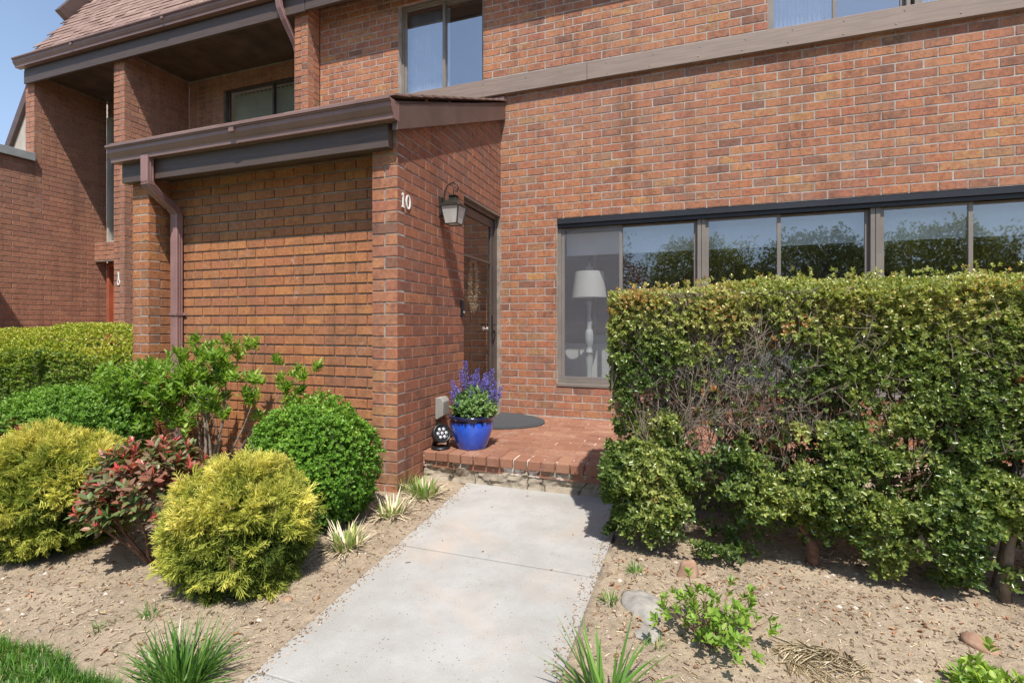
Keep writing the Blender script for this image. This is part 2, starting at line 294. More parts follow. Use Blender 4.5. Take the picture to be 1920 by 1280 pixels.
# ------------------------------------------------------------ mesh helpers
class MB:
    def __init__(s): s.v = []; s.f = []; s.m = []
    def quad(s, a, b, c, d, m=0):
        i = len(s.v); s.v += [tuple(a), tuple(b), tuple(c), tuple(d)]; s.f.append((i, i+1, i+2, i+3)); s.m.append(m)
    def box(s, x0, x1, y0, y1, z0, z1, m=0, mat=None):
        if x0 > x1: x0, x1 = x1, x0
        if y0 > y1: y0, y1 = y1, y0
        i = len(s.v)
        p = [(x0, y0, z0), (x1, y0, z0), (x1, y1, z0), (x0, y1, z0), (x0, y0, z1), (x1, y0, z1), (x1, y1, z1), (x0, y1, z1)]
        if mat: p = [tuple(mat @ Vector(q)) for q in p]
        s.v += p
        for f in ((0, 3, 2, 1), (4, 5, 6, 7), (0, 1, 5, 4), (1, 2, 6, 5), (2, 3, 7, 6), (3, 0, 4, 7)):
            s.f.append(tuple(i+k for k in f)); s.m.append(m)
        return s
    def prism(s, poly, axis, a, b, m=0):
        # poly: list of 2D points; axis 'x': points are (y,z); axis 'y': (x,z); axis 'z': (x,y)
        def P(q, t): return {'x': (t, q[0], q[1]), 'y': (q[0], t, q[1]), 'z': (q[0], q[1], t)}[axis]
        i = len(s.v); n = len(poly)
        s.v += [P(q, a) for q in poly] + [P(q, b) for q in poly]
        s.f.append(tuple(range(i, i+n))); s.m.append(m); s.f.append(tuple(range(i+2*n-1, i+n-1, -1))); s.m.append(m)
        for k in range(n):
            k2 = (k+1) % n; s.f.append((i+k, i+n+k, i+n+k2, i+k2)); s.m.append(m)
        return s
    def tube(s, pts, rad, n=6, m=0, cap=True, flat=None):
        pts = [Vector(p) for p in pts]; rings = []
        if isinstance(rad, (int, float)): rad = [rad]*len(pts)
        up = None
        for k, p in enumerate(pts):
            d = (pts[min(k+1, len(pts)-1)] - pts[max(k-1, 0)]).normalized()
            if up is None:
                up = Vector((0, 0, 1)) if abs(d.z) < .9 else Vector((1, 0, 0))
            a = d.cross(up)
            if a.length < 1e-5: a = d.cross(Vector((0, 1, 0)))
            a.normalize(); b = a.cross(d).normalized(); up = b
            i = len(s.v); rings.append(i)
            for j in range(n):
                t = 2*math.pi*j/n
                s.v.append(tuple(p + a*math.cos(t)*rad[k] + b*math.sin(t)*rad[k]))
        for r0, r1 in zip(rings, rings[1:]):
            for j in range(n):
                j2 = (j+1) % n; s.f.append((r0+j, r0+j2, r1+j2, r1+j)); s.m.append(m)
        if cap and n > 2:
            s.f.append(tuple(rings[0]+j for j in range(n-1, -1, -1))); s.m.append(m)
            s.f.append(tuple(rings[-1]+j for j in range(n))); s.m.append(m)
        return s
    def lathe(s, prof, cx=0, cy=0, cz=0, n=32, m=0, mat=None):
        rings = []
        for r, z in prof:
            i = len(s.v); rings.append(i)
            for j in range(n):
                t = 2*math.pi*j/n; q = Vector((r*math.cos(t), r*math.sin(t), z))
                q = (mat @ q) if mat else q + Vector((cx, cy, cz)); s.v.append(tuple(q))
        for r0, r1 in zip(rings, rings[1:]):
            for j in range(n):
                j2 = (j+1) % n; s.f.append((r0+j, r0+j2, r1+j2, r1+j)); s.m.append(m)
        s.f.append(tuple(rings[0]+j for j in range(n-1, -1, -1))); s.m.append(m)
        s.f.append(tuple(rings[-1]+j for j in range(n))); s.m.append(m)
        return s
    def build(s, name, mats, parent=None, smooth=False, bevel=0, origin=None):
        me = bpy.data.meshes.new(name)
        vs = s.v
        if origin: vs = [(a-origin[0], b-origin[1], c-origin[2]) for a, b, c in vs]
        me.from_pydata(vs, [], s.f)
        for mm in (mats if isinstance(mats, (list, tuple)) else [mats]): me.materials.append(M[mm])
        me.polygons.foreach_set('material_index', s.m)
        if smooth: me.polygons.foreach_set('use_smooth', [True]*len(s.f))
        me.update()
        o = bpy.data.objects.new(name, me); col.objects.link(o)
        if origin: o.location = origin
        if parent: put(o, parent)
        if bevel:
            b = o.modifiers.new('bevel', 'BEVEL'); b.width = bevel; b.segments = 2; b.limit_method = 'ANGLE'; b.harden_normals = False
        return o
def put(o, parent):
    # parent keeping the world placement (parents carry only a location)
    off = Vector((0, 0, 0)); p = parent
    while p: off += p.location; p = p.parent
    o.parent = parent; o.location = o.location - off
def tag(o, label=None, cat=None, group=None, kind=None):
    for k, v in (('label', label), ('category', cat), ('group', group), ('kind', kind)):
        if v: o[k] = v
    return o
def thing(name, loc, label, cat, group=None):
    o = bpy.data.objects.new(name, None); o.location = loc; o.empty_display_size = .1; col.objects.link(o)
    return tag(o, label, cat, group)
def copy_thing(src, loc, label=None):
    r = src.copy(); col.objects.link(r); r.location = loc
    if label: r['label'] = label
    for ch in src.children:
        c = ch.copy(); col.objects.link(c); c.parent = r
        for g in ch.children:
            d = g.copy(); col.objects.link(d); d.parent = c
    return r

# ------------------------------------------------------------ brickwork
CH, BL, Z0G = .0813, .2032, .216
def brick_cap(mb, P, a0, a1, z0, z1, p, dep, ch=.0025, m=1):
    """P(a, z, d) -> xyz, d = distance outwards from the mortar face"""
    i = len(mb.v)
    for (e, d) in ((ch, p), (0, p-ch), (0, -dep)):
        mb.v += [P(a0+e, z0+e, d), P(a1-e, z0+e, d), P(a1-e, z1-e, d), P(a0+e, z1-e, d)]
    mb.f.append((i, i+1, i+2, i+3)); mb.m.append(m)
    for r in (0, 4):
        for k in range(4):
            k2 = (k+1) % 4; mb.f.append((i+r+k, i+r+4+k, i+r+4+k2, i+r+k2)); mb.m.append(m)
def brick_wall(name, parent, axis, c, s, a0, a1, z0, z1, holes=(), p=.004, phase=0., j=.0105, jv=None, thick=.09,
               mats=('mortar', 'brick_main'), ztop=None, corner=(True, True), piers=False, jit=1.):
    """axis 'y': wall in the plane y=c facing s; axis 'x': wall in the plane x=c. Outer brick face lies on c."""
    mb = MB(); jv = jv or j
    def P(a, z, d):
        q = c + s*(d-p)
        return (a, q, z) if axis == 'y' else (q, a, z)
    # mortar body with openings
    As = sorted({a0, a1, *[h[0] for h in holes], *[h[1] for h in holes]}); As = [a for a in As if a0 <= a <= a1]
    Zs = sorted({z0, z1, *[h[2] for h in holes], *[h[3] for h in holes]}); Zs = [z for z in Zs if z0 <= z <= z1]
    def solid(i, k):
        if i < 0 or k < 0 or i >= len(As)-1 or k >= len(Zs)-1: return False
        am, zm = (As[i]+As[i+1])/2, (Zs[k]+Zs[k+1])/2
        return not any(h[0] < am < h[1] and h[2] < zm < h[3] for h in holes)
    e = .002
    for i in range(len(As)-1):
        for k in range(len(Zs)-1):
            if not solid(i, k): continue
            A0, A1, B0, B1 = As[i], As[i+1], Zs[k], Zs[k+1]
            if A0 == a0: A0 += e
            if A1 == a1: A1 -= e
            mb.quad(P(A0, B0, 0), P(A1, B0, 0), P(A1, B1, 0), P(A0, B1, 0), 0)
            mb.quad(P(A0, B0, -thick), P(A0, B1, -thick), P(A1, B1, -thick), P(A1, B0, -thick), 0)
            if not solid(i-1, k): mb.quad(P(A0, B0, 0), P(A0, B1, 0), P(A0, B1, -thick), P(A0, B0, -thick), 0)
            if not solid(i+1, k): mb.quad(P(A1, B0, 0), P(A1, B0, -thick), P(A1, B1, -thick), P(A1, B1, 0), 0)
            if not solid(i, k-1): mb.quad(P(A0, B0, 0), P(A0, B0, -thick), P(A1, B0, -thick), P(A1, B0, 0), 0)
            if not solid(i, k+1): mb.quad(P(A0, B1, 0), P(A1, B1, 0), P(A1, B1, -thick), P(A0, B1, -thick), 0)
    k0 = int(math.floor((z0-Z0G)/CH)) - 1
    k = k0
    while True:
        b0 = Z0G + k*CH; b1 = b0 + CH
        if b0 >= z1: break
        k += 1
        if b1 <= z0 + .01: continue
        c0, c1 = max(b0, z0)+j/2, min(b1, z1)-j/2
        if c1-c0 < .02: continue
        zm = (c0+c1)/2
        iv = [(a0, a1, True, True)]
        for h in holes:
            if h[2] < zm < h[3]:
                nv = []
                for (p0, p1, e0, e1) in iv:
                    if h[1] <= p0 or h[0] >= p1: nv.append((p0, p1, e0, e1)); continue
                    if h[0] > p0: nv.append((p0, h[0], e0, True))
                    if h[1] < p1: nv.append((h[1], p1, True, e1))
                iv = nv
        for (p0, p1, e0, e1) in iv:
            if piers and p1-p0 < .3:
                cuts = [p0, p1] if k % 2 else [p0, (p0+p1)/2, p1]
            else:
                off = a0 + phase + (BL/2 if k % 2 else 0)
                n0 = math.floor((p0-off)/BL); cuts = [p0]; x = off + (n0+1)*BL
                while x < p1 - .012:
                    if x > p0+.012: cuts.append(x)
                    x += BL
                cuts.append(p1)
            for q0, q1 in zip(cuts, cuts[1:]):
                g0 = q0 + (.0015 if q0 == p0 else jv/2); g1 = q1 - (.0015 if q1 == p1 else jv/2)
                if g1-g0 < .012: continue
                if ztop and zm > ztop((g0+g1)/2): continue
                dj = random.uniform(-.0013, .0013)*jit; zj = random.uniform(-.0008, .0008)*jit
                xj = 0 if (q0 == p0 or q1 == p1) else random.uniform(-.0015, .0015)*jit
                brick_cap(mb, P, g0+xj, g1+xj, c0+zj, c1+zj, p+min(dj, .0008), .006)
    return mb, name, parent, mats
def wall(*a, **k):
    label = k.pop('label', None); extra = k.pop('extra', None)
    mb, name, parent, mats = brick_wall(*a, **k)
    if extra: extra(mb)
    o = mb.build(name, mats, parent)
    if label: o['label'] = label
    return o

# ------------------------------------------------------------ ground, path, lawn, road
def axis_pts(segs):
    out = []
    for a, b, st in segs:
        n = max(1, int(round((b-a)/st))); out += list(np.linspace(a, b, n, endpoint=False))
    out.append(segs[-1][1]); return np.array(out)
xs = axis_pts([(-600, -60, 90), (-60, -9, 6), (-9, -5, .5), (-5, 3.2, .028), (3.2, 9, .5), (9, 60, 6), (60, 600, 90)])
ys = axis_pts([(-600, -60, 90), (-60, -3, 6), (-3, .6, .3), (.6, 4.2, .028), (4.2, 12, .6), (12, 60, 8), (60, 600, 90)])
def walk_l(y): return -1.285 - .075*y
def walk_r(y): return -.398 + .012*(y-1)
def gz(x, y):
    if not (-6 < x < 4 and 0 < y < 4.6): return 0.0
    v = Vector((x, y, 0)); z = .016*noise.noise(v*1.7) + .010*noise.noise(v*6) + .0075*noise.noise(v*19)
    e_ = .022*noise.noise(v*9) + .012*noise.noise(v*23)
    if walk_l(y)+.012+e_ < x < walk_r(y)-.012-e_: z = min(z, 0) - .035          # sits below the concrete
    elif x < -.25 and x > -1.75: z = .010 + .5*z + .006*noise.noise(v*14)
    elif x < -.30: z += .012*math.exp(-((x+1.95)/.35)**2)
    else: z += .010
    return z - .004
GX, GY = np.meshgrid(xs, ys)
gv = [(float(x), float(y), gz(float(x), float(y))) for x, y in zip(GX.ravel(), GY.ravel())]
nx = len(xs); gf = [(j*nx+i, j*nx+i+1, (j+1)*nx+i+1, (j+1)*nx+i) for j in range(len(ys)-1) for i in range(nx-1)]
me = bpy.data.meshes.new('ground'); me.from_pydata(gv, [], gf); me.materials.append(M['soil'])
me.polygons.foreach_set('use_smooth', [True]*len(gf)); o = bpy.data.objects.new('ground', me); col.objects.link(o); tag(o, kind='structure')
# concrete walk: slabs with tooled joints
mb = MB()
joints = [-2.2, -.98, .26, 1.30, 2.31, 3.395]
for a, b in zip(joints, joints[1:]):
    a2, b2 = a+.006, b-.006
    mb.prism([(walk_l(a2), a2), (walk_r(a2), a2), (walk_r(b2), b2), (walk_l(b2), b2)], 'z', -.07, .012)
mb.prism([(walk_l(-2.2)+.01, -2.2), (walk_r(-2.2)-.01, -2.2), (walk_r(3.39)-.01, 3.39), (walk_l(3.39)+.01, 3.39)], 'z', -.08, .003)
path_o = mb.build('path', 'concrete', bevel=.004); tag(path_o, kind='structure')
mb = MB(); mb.box(-14, -1.47, -6, 1.10, -.05, .006); tag(mb.build('lawn', 'lawn_base'), kind='structure')
mb = MB(); mb.box(-60, 60, -60, -13.2, -.05, .012); tag(mb.build('verge', 'lawn_base'), kind='structure')
mb = MB(); mb.box(-60, 60, -13, -6.2, -.05, .008); tag(mb.build('road', 'asphalt'), kind='structure')
mb = MB(); mb.box(-60, 60, -6.2, -6.05, -.05, .12).box(-60, 60, -13.2, -13.05, -.05, .12); tag(mb.build('kerb', 'concrete', bevel=.01), kind='structure')

# ------------------------------------------------------------ house number ten
house = thing('townhouse', (-1.92, 3.04, 0), 'two storey orange brick townhouse with the entrance door and long ribbon window', 'house')
WY = 5.143; SX = -1.92; PY = 3.037; PNY = 3.237
WIN = (-1.283, 3.05, .541, 2.33)
up_l = (-3.235, -2.135, 3.92, 5.05); up_r = (.742, 3.05, 3.92, 5.05)
wall('wall', house, 'y', WY, -1, -4.39, 4.6, -.05, 5.3, holes=[WIN, up_l, up_r], p=.0030, phase=.03, j=.0110, jv=.0100, mats=('mortar', 'brick_main'), label='orange red brick facade above the long window')
# the entry porch block: side wall with the door, front corner pier, recessed panel, left pier
slope = .415
def rake_z(y): return 2.60 + slope*(y-2.86)
def side_top(mb):
    mb.prism([(PY, Z0G+27*CH+.0005), (WY-.001, Z0G+27*CH+.0005), (WY-.001, rake_z(WY)+.02), (PY, rake_z(PY)+.02)], 'x', SX-.0045, SX-.09, 0)
wall('side_wall', house, 'x', SX, 1, PY+.0015, WY-.001, -.05, 3.6, holes=[(4.163, 5.09, .216, 2.41), (PY-.1, WY+.1, 2.4, 4)][:1], p=.0045, phase=0., mats=('mortar_dark', 'brick_dark_shaded'),
     ztop=lambda a: rake_z(a)+.05, label='darker brick entrance wall beside the door, partly darkened as painted shade') if False else None
mbw, nm, par, mts = brick_wall('side_wall', house, 'x', SX, 1, PY+.0015, WY-.0045, -.05, Z0G+27*CH, holes=[(4.163, 5.13, .216, 2.395)], p=.0045, mats=('mortar_dark', 'brick_dark_shaded'))
mb2, _, _, _ = brick_wall('x', house, 'x', SX, 1, PY+.0015, WY-.0045, Z0G+27*CH, 3.72, p=.0045, mats=('mortar', 'brick_dark_shaded'), ztop=lambda a: rake_z(a)+.06)
i0 = len(mbw.v)
for f, m in zip(mb2.f, mb2.m):
    if m == 1: mbw.f.append(tuple(i0+q for q in f)); mbw.m.append(1)
mbw.v += mb2.v
side_top(mbw)
o = mbw.build('entrance_wall', mts, house); o['label'] = 'dark red brick side wall beside the entrance door, partly darkened as painted shade'
wall('pier', house, 'y', PY, -1, -2.130, SX, -.05, 2.5, p=.007, piers=True, mats=('mortar', 'brick_main'), jv=.012, label='corner brick pier beside the entrance')
wall('panel_wall', house, 'y', PNY, -1, -4.50, -2.120, -.05, 2.72, p=.015, phase=.05, j=.0145, jv=.009, mats=('mortar', 'brick_gold'), label='recessed golden brick panel with shadowed raked joints')
mb, _, _, _ = brick_wall('p', house, 'y', PY, -1, -4.635, -4.432, -.05, 2.5, p=.011, piers=True)
mb2, _, _, _ = brick_wall('p', house, 'x', -4.432, 1, PY+.0015, PNY+.03, -.05, 2.5, p=.011, phase=0)
i0 = len(mb.v); mb.v += mb2.v; mb.f += [tuple(i0+q for q in f) for f in mb2.f]; mb.m += mb2.m
mb2, _, _, _ = brick_wall('p', house, 'x', -4.635, -1, PY+.0015, WY, -.05, 2.5, p=.011, phase=0)
i0 = len(mb.v); mb.v += mb2.v; mb.f += [tuple(i0+q for q in f) for f in mb2.f]; mb.m += mb2.m
o = mb.build('pier', ('mortar', 'brick_gold'), house); o['label'] = 'golden brick pier behind the downspout'
mb = MB(); mb.box(-2.128, -2.12-.005, PY+.004, PNY+.02, -.05, 2.5); mb.build('pier_return', 'mortar', house)
# entry roof: beam, gutter, rake board, shingles, soffit
mb = MB(); mb.box(-4.66, SX-.03, 2.965, 3.03, 2.435, 2.66); mb.build('beam', 'beam', house, bevel=.004)
mb = MB(); mb.box(-4.62, SX-.095, 3.03, PNY, 2.50, 2.53); mb.build('soffit', 'soffit', house)
def gutter(name, x0, x1, y_out, z_top, parent, mat='gutter', lab=None, h=.125, d=.115):
    # K-style profile, front towards -y, open on top, with end caps and a rolled lip
    prof = [(0, z_top), (0, z_top-.018), (.012, z_top-.022), (.012, z_top-.05), (.030, z_top-.085), (.040, z_top-.092), (.044, z_top-h), (d, z_top-h), (d, z_top+.005)]
    prof = [(y_out+a, z) for a, z in prof]
    inner = [(y+.004 if i < 7 else y-.004 if i == 8 or i == 7 else y, z+.004 if i in (6, 7) else z) for i, (y, z) in enumerate(prof)]
    mb = MB(); n = len(prof)
    i = len(mb.v)
    for x in (x0, x1):
        mb.v += [(x, y, z) for y, z in prof]; mb.v += [(x, y, z) for y, z in inner]
    for k in range(n-1):
        mb.f.append((i+k, i+k+1, i+2*n+k+1, i+2*n+k)); mb.m.append(0)
        mb.f.append((i+n+k+1, i+n+k, i+3*n+k, i+3*n+k+1)); mb.m.append(0)
    for e in (0, 2*n):
        for k in range(n-1): mb.f.append((i+e+k, i+e+n+k, i+e+n+k+1, i+e+k+1)); mb.m.append(0)
    for e in (0, 2*n): mb.f.append((i+e, i+e+n, i+3*n if False else i+e+n, i+e)) if False else None
    for sx_ in np.arange(x0+1.4, x1-.3, 1.9): mb.box(sx_, sx_+.05, y_out-.003, y_out+.02, z_top-.05, z_top-.008); mb.box(sx_, sx_+.05, y_out+.041, y_out+d, z_top-h-.003, z_top-h+.001)
    # lip and caps
    mb.box(x0, x1, y_out-.009, y_out+.006, z_top-.009, z_top+.008)
    for xc in (x0, x1):
        mb.prism([(y-.0, z) for y, z in prof], 'x', xc-.004, xc+.001)
    o = mb.build(name, mat, parent)
    if lab: o['label'] = lab
    return o
gutter('gutter', -4.70, -1.865, 2.86, 2.725, house)
mb = MB(); mb.prism([(2.955, rake_z(2.955)-.10), (WY-.006, rake_z(WY)-.10+.02), (WY-.006, rake_z(WY)+.11), (2.955, rake_z(2.955)+.075)], 'x', SX+.012, SX+.055)
mb.build('rake_board', 'brown_trim', house, bevel=.003)
mb = MB()
for k in range(13):      # shingle courses on the porch roof
    ya, yb = 2.90+k*.176, 2.90+(k+1)*.176+.03
    if yb > WY-.01: yb = WY-.01
    for q in range(9):
        xa = -4.72 + q*.32; xb = min(xa+.318, -1.85)
        za, zb = 2.76+slope*(ya-2.9)+.006, 2.76+slope*(yb-2.9)-.004
        mb.prism([(ya, za-.012), (yb, zb-.012), (yb, zb), (ya, za+random.uniform(0, .002))], 'x', xa, xb)
mb.build('roof', 'shingle', house)
mb = MB(); mb.prism([(2.93, 2.62), (WY-.01, 2.62+slope*2.2), (WY-.01, 2.735+slope*2.2), (2.93, 2.735)], 'x', -4.70, SX+.008); mb.build('roof_deck', 'brown_trim', house)
mb = MB(); mb.box(-2.35, -1.87, WY-.035, WY-.005, 3.66, 3.715); mb.build('flashing', 'gutter', house)
# long taupe board under the upper windows, in two lengths, and its nail heads
for a, b in ((-4.38, -.001), (.003, 4.6)):
    x0, x1 = (-4.38, -.952) if a < -1 else (-.948, 4.6)
    mb = MB(); mb.box(x0, x1, WY-.055, WY+.0, 3.735 + (0 if a < -1 else .004), 3.92)
    for i in range(int((x1-x0)/.42)):
        for zz in (3.775, 3.875):
            mb.lathe([(.007, 0), (.005, .004)], n=8, mat=Matrix.Translation((x0+.2+i*.42+random.uniform(-.06, .06), WY-.055, zz+random.uniform(-.01, .01))) @ Matrix.Rotation(R(90), 4, 'X'), m=1)
    mb.build('fascia_board', ('taupe_board', 'bronze'), house, bevel=.003)
# upper eave over the main facade
mb = MB(); mb.box(-4.37, 4.6, 4.87, WY, 5.21, 5.25); mb.build('eave_soffit', 'soffit', house)
mb = MB(); mb.box(-4.37, 4.6, 4.86, 4.90, 5.04, 5.21); mb.build('eave_board', 'beam', house, bevel=.004)
gutter('gutter', -4.36, 4.6, 4.745, 5.39, house)
mb = MB(); mb.prism([(4.84, 5.38), (8.6, 9.6), (9.6, 9.6), (9.6, 5.3), (4.9, 5.26)], 'x', -4.36, 4.6); mb.build('upper_roof', 'shingle', house)

def curtain(mb, x0, x1, y, z0, z1, m=0, wave=.035, amp=.018):
    n = int((x1-x0)/wave*4); pts = []
    for i in range(n+1):
        x = x0+(x1-x0)*i/n; pts.append((x, y+amp*math.sin(i*math.pi/2*1.0+.6*math.sin(i*.37))))
    for (xa, ya), (xb, yb) in zip(pts, pts[1:]): mb.quad((xa, ya, z0), (xb, yb, z0), (xb, yb, z1), (xa, ya, z1), m)
def slider(parent, x0, x1, z0, z1, y, split, glass, fmat='bronze', lab=None, screen=False, fw=.035, dep=.07):
    """one sliding window: outer frame, two sashes with a pane each"""
    w0 = MB(); w0.box(x0, x0+fw, y, y+dep, z0, z1); w0.box(x1-fw, x1, y, y+dep, z0, z1)
    w0.box(x0+fw, x1-fw, y+.002, y+dep, z0, z0+fw); w0.box(x0+fw, x1-fw, y+.002, y+dep, z1-fw, z1)
    win = w0.build('window', fmat, parent, bevel=.002)
    if lab: win['label'] = lab
    sw = .032
    for k, (a, b, yy) in enumerate(((x0+fw, split+sw/2, y+.014), (split-sw/2, x1-fw, y+.040))):
        s_ = MB(); c, d = z0+fw, z1-fw
        s_.box(a, a+sw, yy, yy+.022, c, d); s_.box(b-sw, b, yy, yy+.022, c, d); s_.box(a+sw, b-sw, yy+.001, yy+.021, c, c+sw); s_.box(a+sw, b-sw, yy+.001, yy+.021, d-sw*.7, d)
        s_.build('sash', fmat, win, bevel=.0015)
        g = MB(); g.quad((a+sw, yy+.011, c+sw), (b-sw, yy+.011, c+sw), (b-sw, yy+.011, d-sw*.7), (a+sw, yy+.011, d-sw*.7)); g.build('pane', 'glass_screen' if (screen and k == 0) else glass, win)
        if screen and k == 0:
            g = MB(); g.quad((a+.01, y+.006, c+.01), (b-.01, y+.006, c+.01), (b-.01, y+.006, d-.01), (a+.01, y+.006, d-.01)); g.build('insect_screen', 'screen', win)
    return win
WF = WY+.055
labs = ['window unit beside the entrance with an insect screen and a lamp behind it', None, None]
for k in range(3):
    a = WIN[0] + 1.4443*k; b = a+1.4443
    wn = slider(house, a+(.004 if k else 0), b, .575, 2.27, WF, a+.665+(.02 if k else 0), 'glass', lab=labs[k], screen=(k == 0))
    bl = MB(); bl.box(a+.06, b-.03, WF+.16, WF+.165, 1.97, 2.27); bl.box(a+.06, b-.03, WF+.152, WF+.172, 1.955, 1.975); bl.build('roller_blind', 'blind', wn)
mb = MB(); mb.box(WIN[0]+.001, WIN[1]-.001, WY+.006, WF+.10, 2.272, 2.329); mb.box(WIN[0]+.001, WIN[1]-.001, WY+.030, WF+.10, 2.235, 2.272); mb.build('window_head', 'black_trim', house, bevel=.002)
mb = MB(); mb.box(WIN[0]+.001, WIN[1]-.001, WY-.010, WF+.10, .542, .574); mb.build('window_sill', 'bronze', house, bevel=.003)
# upper windows
WU = WY+.075
for (x0, x1, split, lab) in ((up_l[0], up_l[1], up_l[0]+.56, 'upper window above the porch roof with a curtain'), (up_r[0], up_r[0]+1.13, up_r[0]+.56, 'upper window at the top right with white curtain'), (up_r[0]+1.16, up_r[1], up_r[0]+1.72, 'upper window at the far right edge')):
    wn = slider(house, x0, x1, 3.925, 5.045, WU, split, 'glass_up', lab=lab, fw=.03)
    cu = MB(); curtain(cu, x0+.04, split+.02, WU+.13, 3.93, 5.0); cu.build('curtain', 'curtain', wn)
    bx = MB(); bx.box(x0-.02, x1+.02, WU+.55, WU+.60, 3.85, 5.15); bx.build('interior_wall', 'room_wall', wn)
# living room behind the ribbon window
mb = MB(); mb.box(-1.80, 4.5, WY+.10, 10.4, .10, .16); mb.build('room_floor', 'room_floor', house)
mb = MB(); mb.box(-1.80, 4.5, WY+.10, 10.4, 2.62, 2.70); mb.build('room_ceiling', 'room_ceiling', house)
mb = MB(); mb.box(-1.80, 4.5, 10.3, 10.4, .16, 2.62); mb.box(-1.85, -1.79, WY+.10, 10.3, .16, 2.62); mb.box(4.5, 4.56, WY+.1, 10.3, .16, 2.62)
mb.box(-1.79, -1.30, 7.6, 7.7, .16, 2.62); mb.build('room_wall', 'room_wall', house)
for (x, y) in ((-.75, 7.6), (.0, 8.3), (.55, 7.6), (.95, 7.2), (1.35, 8.0), (2.1, 8.3), (2.3, 6.9), (3.2, 7.6)):
    q = MB(); q.lathe([(.001, 2.602), (.075, 2.601), (.078, 2.612), (.09, 2.619)], x, y, 0, 20); q.build('downlight', 'lit', house)
# entrance door (in the side wall): frame, storm door, inner door
DX = SX - .055; y0, y1, zd0, zd1 = 4.163, 5.128, .216, 2.395
fr = MB(); fr.box(DX-.07, DX+.012, y0, y0+.05, zd0, zd1-.045); fr.box(DX-.07, DX+.012, y1-.05, y1, zd0, zd1-.045); fr.box(DX-.07, DX+.014, y0, y1, zd1-.045, zd1-.001); fr.box(DX-.07, DX+.03, y0+.05, y1-.05, zd0-.02, zd0+.02)
door = fr.build('door_frame', 'door_frame', house, bevel=.003)
st = MB(); a, b = y0+.052, y1-.052; xs_ = DX-.012
zc, zt = zd0+.022, zd1-.05
st.box(xs_-.028, xs_, a, a+.075, zc, zt); st.box(xs_-.028, xs_, b-.075, b, zc, zt); st.box(xs_-.027, xs_-.001, a+.075, b-.075, zc, zc+.12); st.box(xs_-.027, xs_-.001, a+.075, b-.075, zt-.085, zt)
st.box(xs_-.022, xs_-.006, a+.075, b-.075, zt-.49, zt-.465)
sdoor = st.build('storm_door', 'door_frame', house, bevel=.003)
g = MB(); g.quad((xs_-.014, a+.07, zc+.1), (xs_-.014, b-.07, zc+.1), (xs_-.014, b-.07, zt-.07), (xs_-.014, a+.07, zt-.07)); g.build('pane', 'glass_door', sdoor)
g = MB(); g.box(xs_-.024, xs_-.019, a+.072, b-.072, zt-.47, zt-.08); g.build('rolled_screen', 'black_trim', sdoor)
h = MB(); hy = b-.04; h.box(xs_, xs_+.006, hy-.016, hy+.016, 1.06, 1.30); h.tube([(xs_+.006, hy, 1.20), (xs_+.05, hy, 1.20), (xs_+.052, hy-.03, 1.20), (xs_+.052, hy-.12, 1.195)], .008, 8)
h.build('handle', 'black_metal', sdoor, bevel=.001)
h = MB(); h.tube([(xs_-.03, a+.2, 1.80), (xs_-.03, a+.2, 1.801)], .004, 5)
ind = MB(); xi = DX-.105
ind.box(xi-.04, xi, y0+.03, y1-.03, zd0+.01, zd1-.05)
for (pa, pb, pc, pd) in ((y0+.14, y0+.43, .40, 1.05), (y0+.50, y0+.79, .40, 1.05), (y0+.14, y0+.43, 1.2, 2.1), (y0+.50, y0+.79, 1.2, 2.1)):
    ind.box(xi, xi+.008, pa, pb, pc, pd)
idoor = ind.build('inner_door', 'door_wood', house, bevel=.003)
h = MB(); h.lathe([(.03, 0), (.03, .008), (.01, .012), (.01, .03), (.026, .04), (.028, .055), (.015, .065)], n=16, mat=Matrix.Translation((xi, y1-.11, 1.15)) @ Matrix.Rotation(R(90), 4, 'Y')); h.build('handle', 'lens', idoor, smooth=True)
mb = MB(); mb.box(SX-.9, SX-.20, 3.9, 5.3, 0, 2.6); mb.build('hall_wall', 'room_wall', house)
# white dome trim between the walls: mortar line at the inner corner is brickwork already
# downspout
def downspout(parent, pts, w=.085, d=.062, mat='downspout'):
    """corrugated rectangular pipe along pts (in planes x-y-z)"""
    mb = MB(); P_ = [Vector(p) for p in pts]; rings = []
    prof = []
    for (sx_, sy_) in ((-1, -1), (1, -1), (1, 1), (-1, 1)):
        prof.append((sx_*w/2, sy_*d/2))
    full = []
    for k in range(4):
        (ax, ay), (bx, by) = prof[k], prof[(k+1) % 4]
        nxx, nyy = (by-ay), -(bx-ax); L = math.hypot(nxx, nyy); nxx /= L; nyy /= L
        for t, o_ in ((.08, 0), (.28, 0), (.33, -.005), (.40, -.005), (.45, 0), (.55, 0), (.60, -.005), (.67, -.005), (.72, 0), (.92, 0)):
            full.append((ax+(bx-ax)*t+nxx*o_, ay+(by-ay)*t+nyy*o_))
    n = len(full)
    for k, p in enumerate(P_):
        dr = (P_[min(k+1, len(P_)-1)]-P_[max(k-1, 0)]).normalized()
        ax = Vector((1, 0, 0)); ax = (ax - dr*ax.dot(dr)).normalized(); ay = dr.cross(ax).normalized()
        if ay.y < 0: ay = -ay
        i = len(mb.v); rings.append(i)
        mb.v += [tuple(p + ax*q[0] + ay*q[1]) for q in full]
    for r0, r1 in zip(rings, rings[1:]):
        for j_ in range(n): mb.f.append((r0+j_, r0+(j_+1) % n, r1+(j_+1) % n, r1+j_)); mb.m.append(0)
    mb.f.append(tuple(rings[-1]+q for q in range(n))); mb.m.append(0)
    return mb
